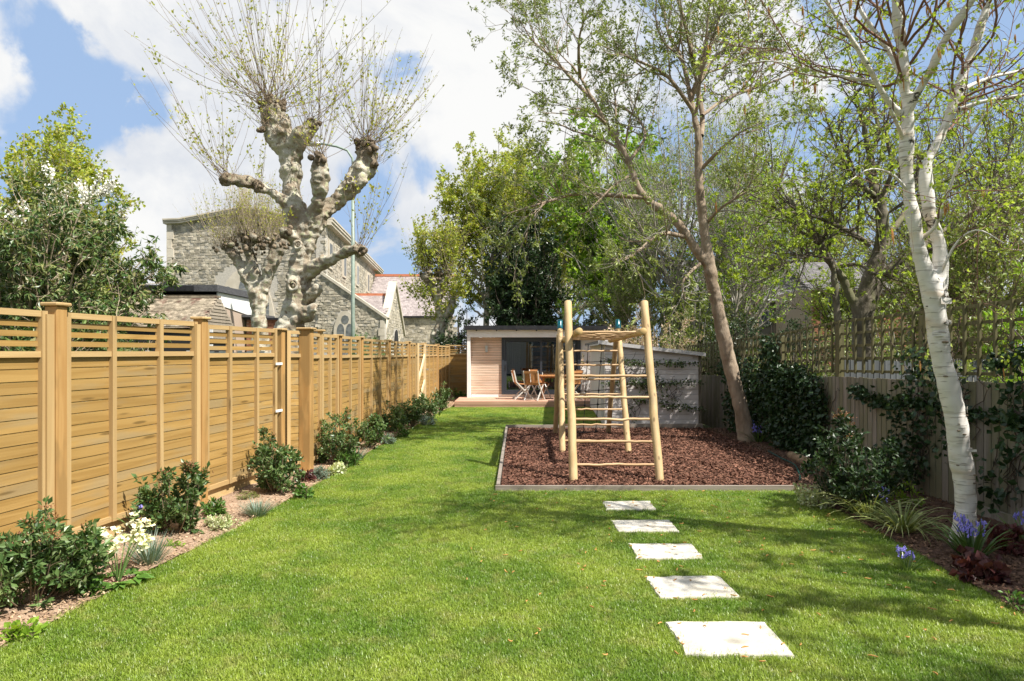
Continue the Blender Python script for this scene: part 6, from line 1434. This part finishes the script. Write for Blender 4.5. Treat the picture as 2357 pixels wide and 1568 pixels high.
shrub('ivy_bush', 'rounded ivy bush standing above the trellis before the brick house', (7.7, 18.0, 0), 1.5, 2.7, 2600, (.05, .09), L_dark, 419, stems=26, cat='bush', smat=m_darktwig)
shrub('fern_bush', 'bright feathery golden-green bush above the trellis at the right edge', (6.6, 8.0, 0), 2.0, 2.45, 3600, (.05, .12), L_fern, 420, stems=36, cat='bush', aspect=.3)
shrub('evergreen_bush', 'glossy evergreen seen through the trellis at the right edge', (6.35, 6.7, 0), 2.3, 2.0, 4200, (.05, .1), L_dark, 421, stems=40, cat='bush', smat=m_darktwig)
shrub('evergreen_bush', 'dull green bush through the trellis left of the birch', (6.7, 9.9, 0), 2.2, 1.55, 3000, (.05, .1), L_olive, 422, stems=34, cat='bush', smat=m_greytwig)
shrub('evergreen_bush', 'green bush behind the far trellis beside the shed', (5.6, 13.8, 0), 1.9, 1.75, 3000, (.05, .1), L_olive, 423, stems=34, cat='bush', smat=m_greytwig)
sd = thing('neighbour_shed', 'grey boarded fence of the neighbouring garden seen through the trellis', 'fence', (7.6, 12.2, 0))
m_pal2 = M('shaded_grey_paling', (.06, .065, .07), (.095, .10, .105), scale=4, stretch=(1, 1, .2), rough=.9, var=.15)  # grey paling with shade put into its colour, far darker than the sunlit palings
me_pl2 = unit_post('paling', m_pal2, .12, .02)
for k in range(48): put('paling', me_pl2, sd, (-2.4 + k * .125, -1.4 + k * .06, 0), .45, (1, 1, 1.45 + random.uniform(-.02, .02)))

# ================================================================== LAWN GRASS
def grass_patch(name, seed, nb, rr, h):
    r = np.random.default_rng(seed); th = r.uniform(0, 6.283, nb); q = np.sqrt(r.uniform(0, 1, nb)) * rr
    p = np.stack([np.cos(th) * q, np.sin(th) * q, np.zeros(nb)], 1); a = r.uniform(0, 6.283, nb); tl = np.abs(r.normal(.5, .35, nb))
    d = unit(np.stack([np.cos(a) * tl, np.sin(a) * tl, np.ones(nb)], 1)); d2 = unit(d + np.stack([np.cos(a) * .5, np.sin(a) * .5, -.25 * np.ones(nb)], 1))
    L = h * r.uniform(.55, 1.3, nb); s = np.stack([-np.sin(a), np.cos(a), np.zeros(nb)], 1) * (r.uniform(.0011, .0021, nb))[:, None]
    m = p + d * (L * .55)[:, None]; t = m + d2 * (L * .5)[:, None]
    V = np.stack([p - s, p + s, m + s * .9, m - s * .9, t], 1).reshape(-1, 3); b = np.arange(nb)[:, None] * 5
    return bpy.data.objects.new(name, mk_mesh(name, V, [b + np.array([[0, 1, 2, 3]]), b + np.array([[3, 2, 4]])], [m_grass]))
pats = [grass_patch('grass_tuft', 500 + i, 46, .052, .021 + .003 * i) for i in range(6)]
pts = []
r = np.random.default_rng(510)
for y0, y1, st in ((2.6, 6.5, .032), (6.5, 11, .038), (11, 19.6, .047)):
    yy = np.arange(y0, y1, st); 
    for y in yy:
        a, b = float(xl(y)), float(xr(y)); n = int((b - a) / st)
        if n < 1: continue
        x = a + (np.arange(n) + r.uniform(0, 1, n)) * st; Y = y + r.uniform(0, st, n); pts.append(np.stack([x, Y, np.zeros(n)], 1))
pts = np.concatenate(pts)
k = np.ones(len(pts), bool)
for y0, y1, x0, x1, a in SLABS: k &= ~((pts[:, 0] > x0 + .012) & (pts[:, 0] < x1 - .012) & (pts[:, 1] > y0 + .004) & (pts[:, 1] < y1 - .006))
k &= ~((pts[:, 0] > -.2) & (pts[:, 1] > 7.80) & (pts[:, 1] < 14.02)); k &= pts[:, 1] < 19.57
pts = pts[k]
me = bpy.data.meshes.new('lawn'); me.vertices.add(len(pts)); me.vertices.foreach_set('co', pts.astype(np.float32).ravel()); me.update()
lawn = put('lawn', me); tag(lawn, kind='stuff'); lawn['label'] = 'mown lawn of short bright grass'
ng = bpy.data.node_groups.new('lawn_grass', 'GeometryNodeTree')
ng.interface.new_socket('Geometry', in_out='INPUT', socket_type='NodeSocketGeometry'); ng.interface.new_socket('Geometry', in_out='OUTPUT', socket_type='NodeSocketGeometry')
gi = ng.nodes.new('NodeGroupInput'); go = ng.nodes.new('NodeGroupOutput'); jn = ng.nodes.new('GeometryNodeJoinGeometry')
for p in pats:
    oi = ng.nodes.new('GeometryNodeObjectInfo'); oi.inputs['Object'].default_value = p; oi.inputs['As Instance'].default_value = True; ng.links.new(oi.outputs['Geometry'], jn.inputs[0])
ip = ng.nodes.new('GeometryNodeInstanceOnPoints'); ip.inputs['Pick Instance'].default_value = True
rv = ng.nodes.new('FunctionNodeRandomValue'); rv.data_type = 'FLOAT_VECTOR'; rv.inputs[0].default_value = (-.12, -.12, 0); rv.inputs[1].default_value = (.12, .12, 6.283)
rs = ng.nodes.new('FunctionNodeRandomValue'); rs.data_type = 'FLOAT_VECTOR'; rs.inputs[0].default_value = (.8, .8, .65); rs.inputs[1].default_value = (1.15, 1.15, 1.25)
ng.links.new(gi.outputs[0], ip.inputs['Points']); ng.links.new(jn.outputs[0], ip.inputs['Instance']); ng.links.new(rv.outputs[0], ip.inputs['Rotation']); ng.links.new(rs.outputs[0], ip.inputs['Scale']); ng.links.new(ip.outputs[0], go.inputs[0])
lawn.modifiers.new('grass', 'NODES').node_group = ng
# fallen birch catkins on the lawn and slabs
r = np.random.default_rng(520); n = 150; y = 2.9 + 5.0 * r.random(n) ** 1.1; x = r.uniform(-.4, 3.1, n); z = np.full(n, .030)
ex = [(x0 + r.uniform(0, 1) * (x1 - x0), y0 + r.uniform(0, 1) * (y1 - y0)) if k > 2 else (x0 + r.uniform(0, .06), y0 + r.uniform(0, .4)) for y0, y1, x0, x1, a in SLABS[:3] for k in range(6)]
x = np.concatenate([x, [e[0] for e in ex]]); y = np.concatenate([y, [e[1] for e in ex]]); z = np.concatenate([z, np.full(len(ex), .028)]); n = len(x)
a = r.uniform(0, 6.283, n); cu_ = r.normal(0, .5, n); L = r.uniform(.025, .055, n); pt_ = [np.stack([x, y, z], 1)]
for k in range(4):
    a = a + cu_; pt_.append(pt_[-1] + np.stack([np.cos(a) * L / 4, np.sin(a) * L / 4, r.normal(0, .002, n)], 1))
C = np.stack(pt_, 1); o = tmesh('fallen_catkins', [(C, np.broadcast_to(np.array([.002, .0038, .004, .0035, .001]), C.shape[:2]), 5)], m_catkin, None); tag(o, kind='stuff'); o['label'] = 'scattered orange-brown birch catkins on the grass'
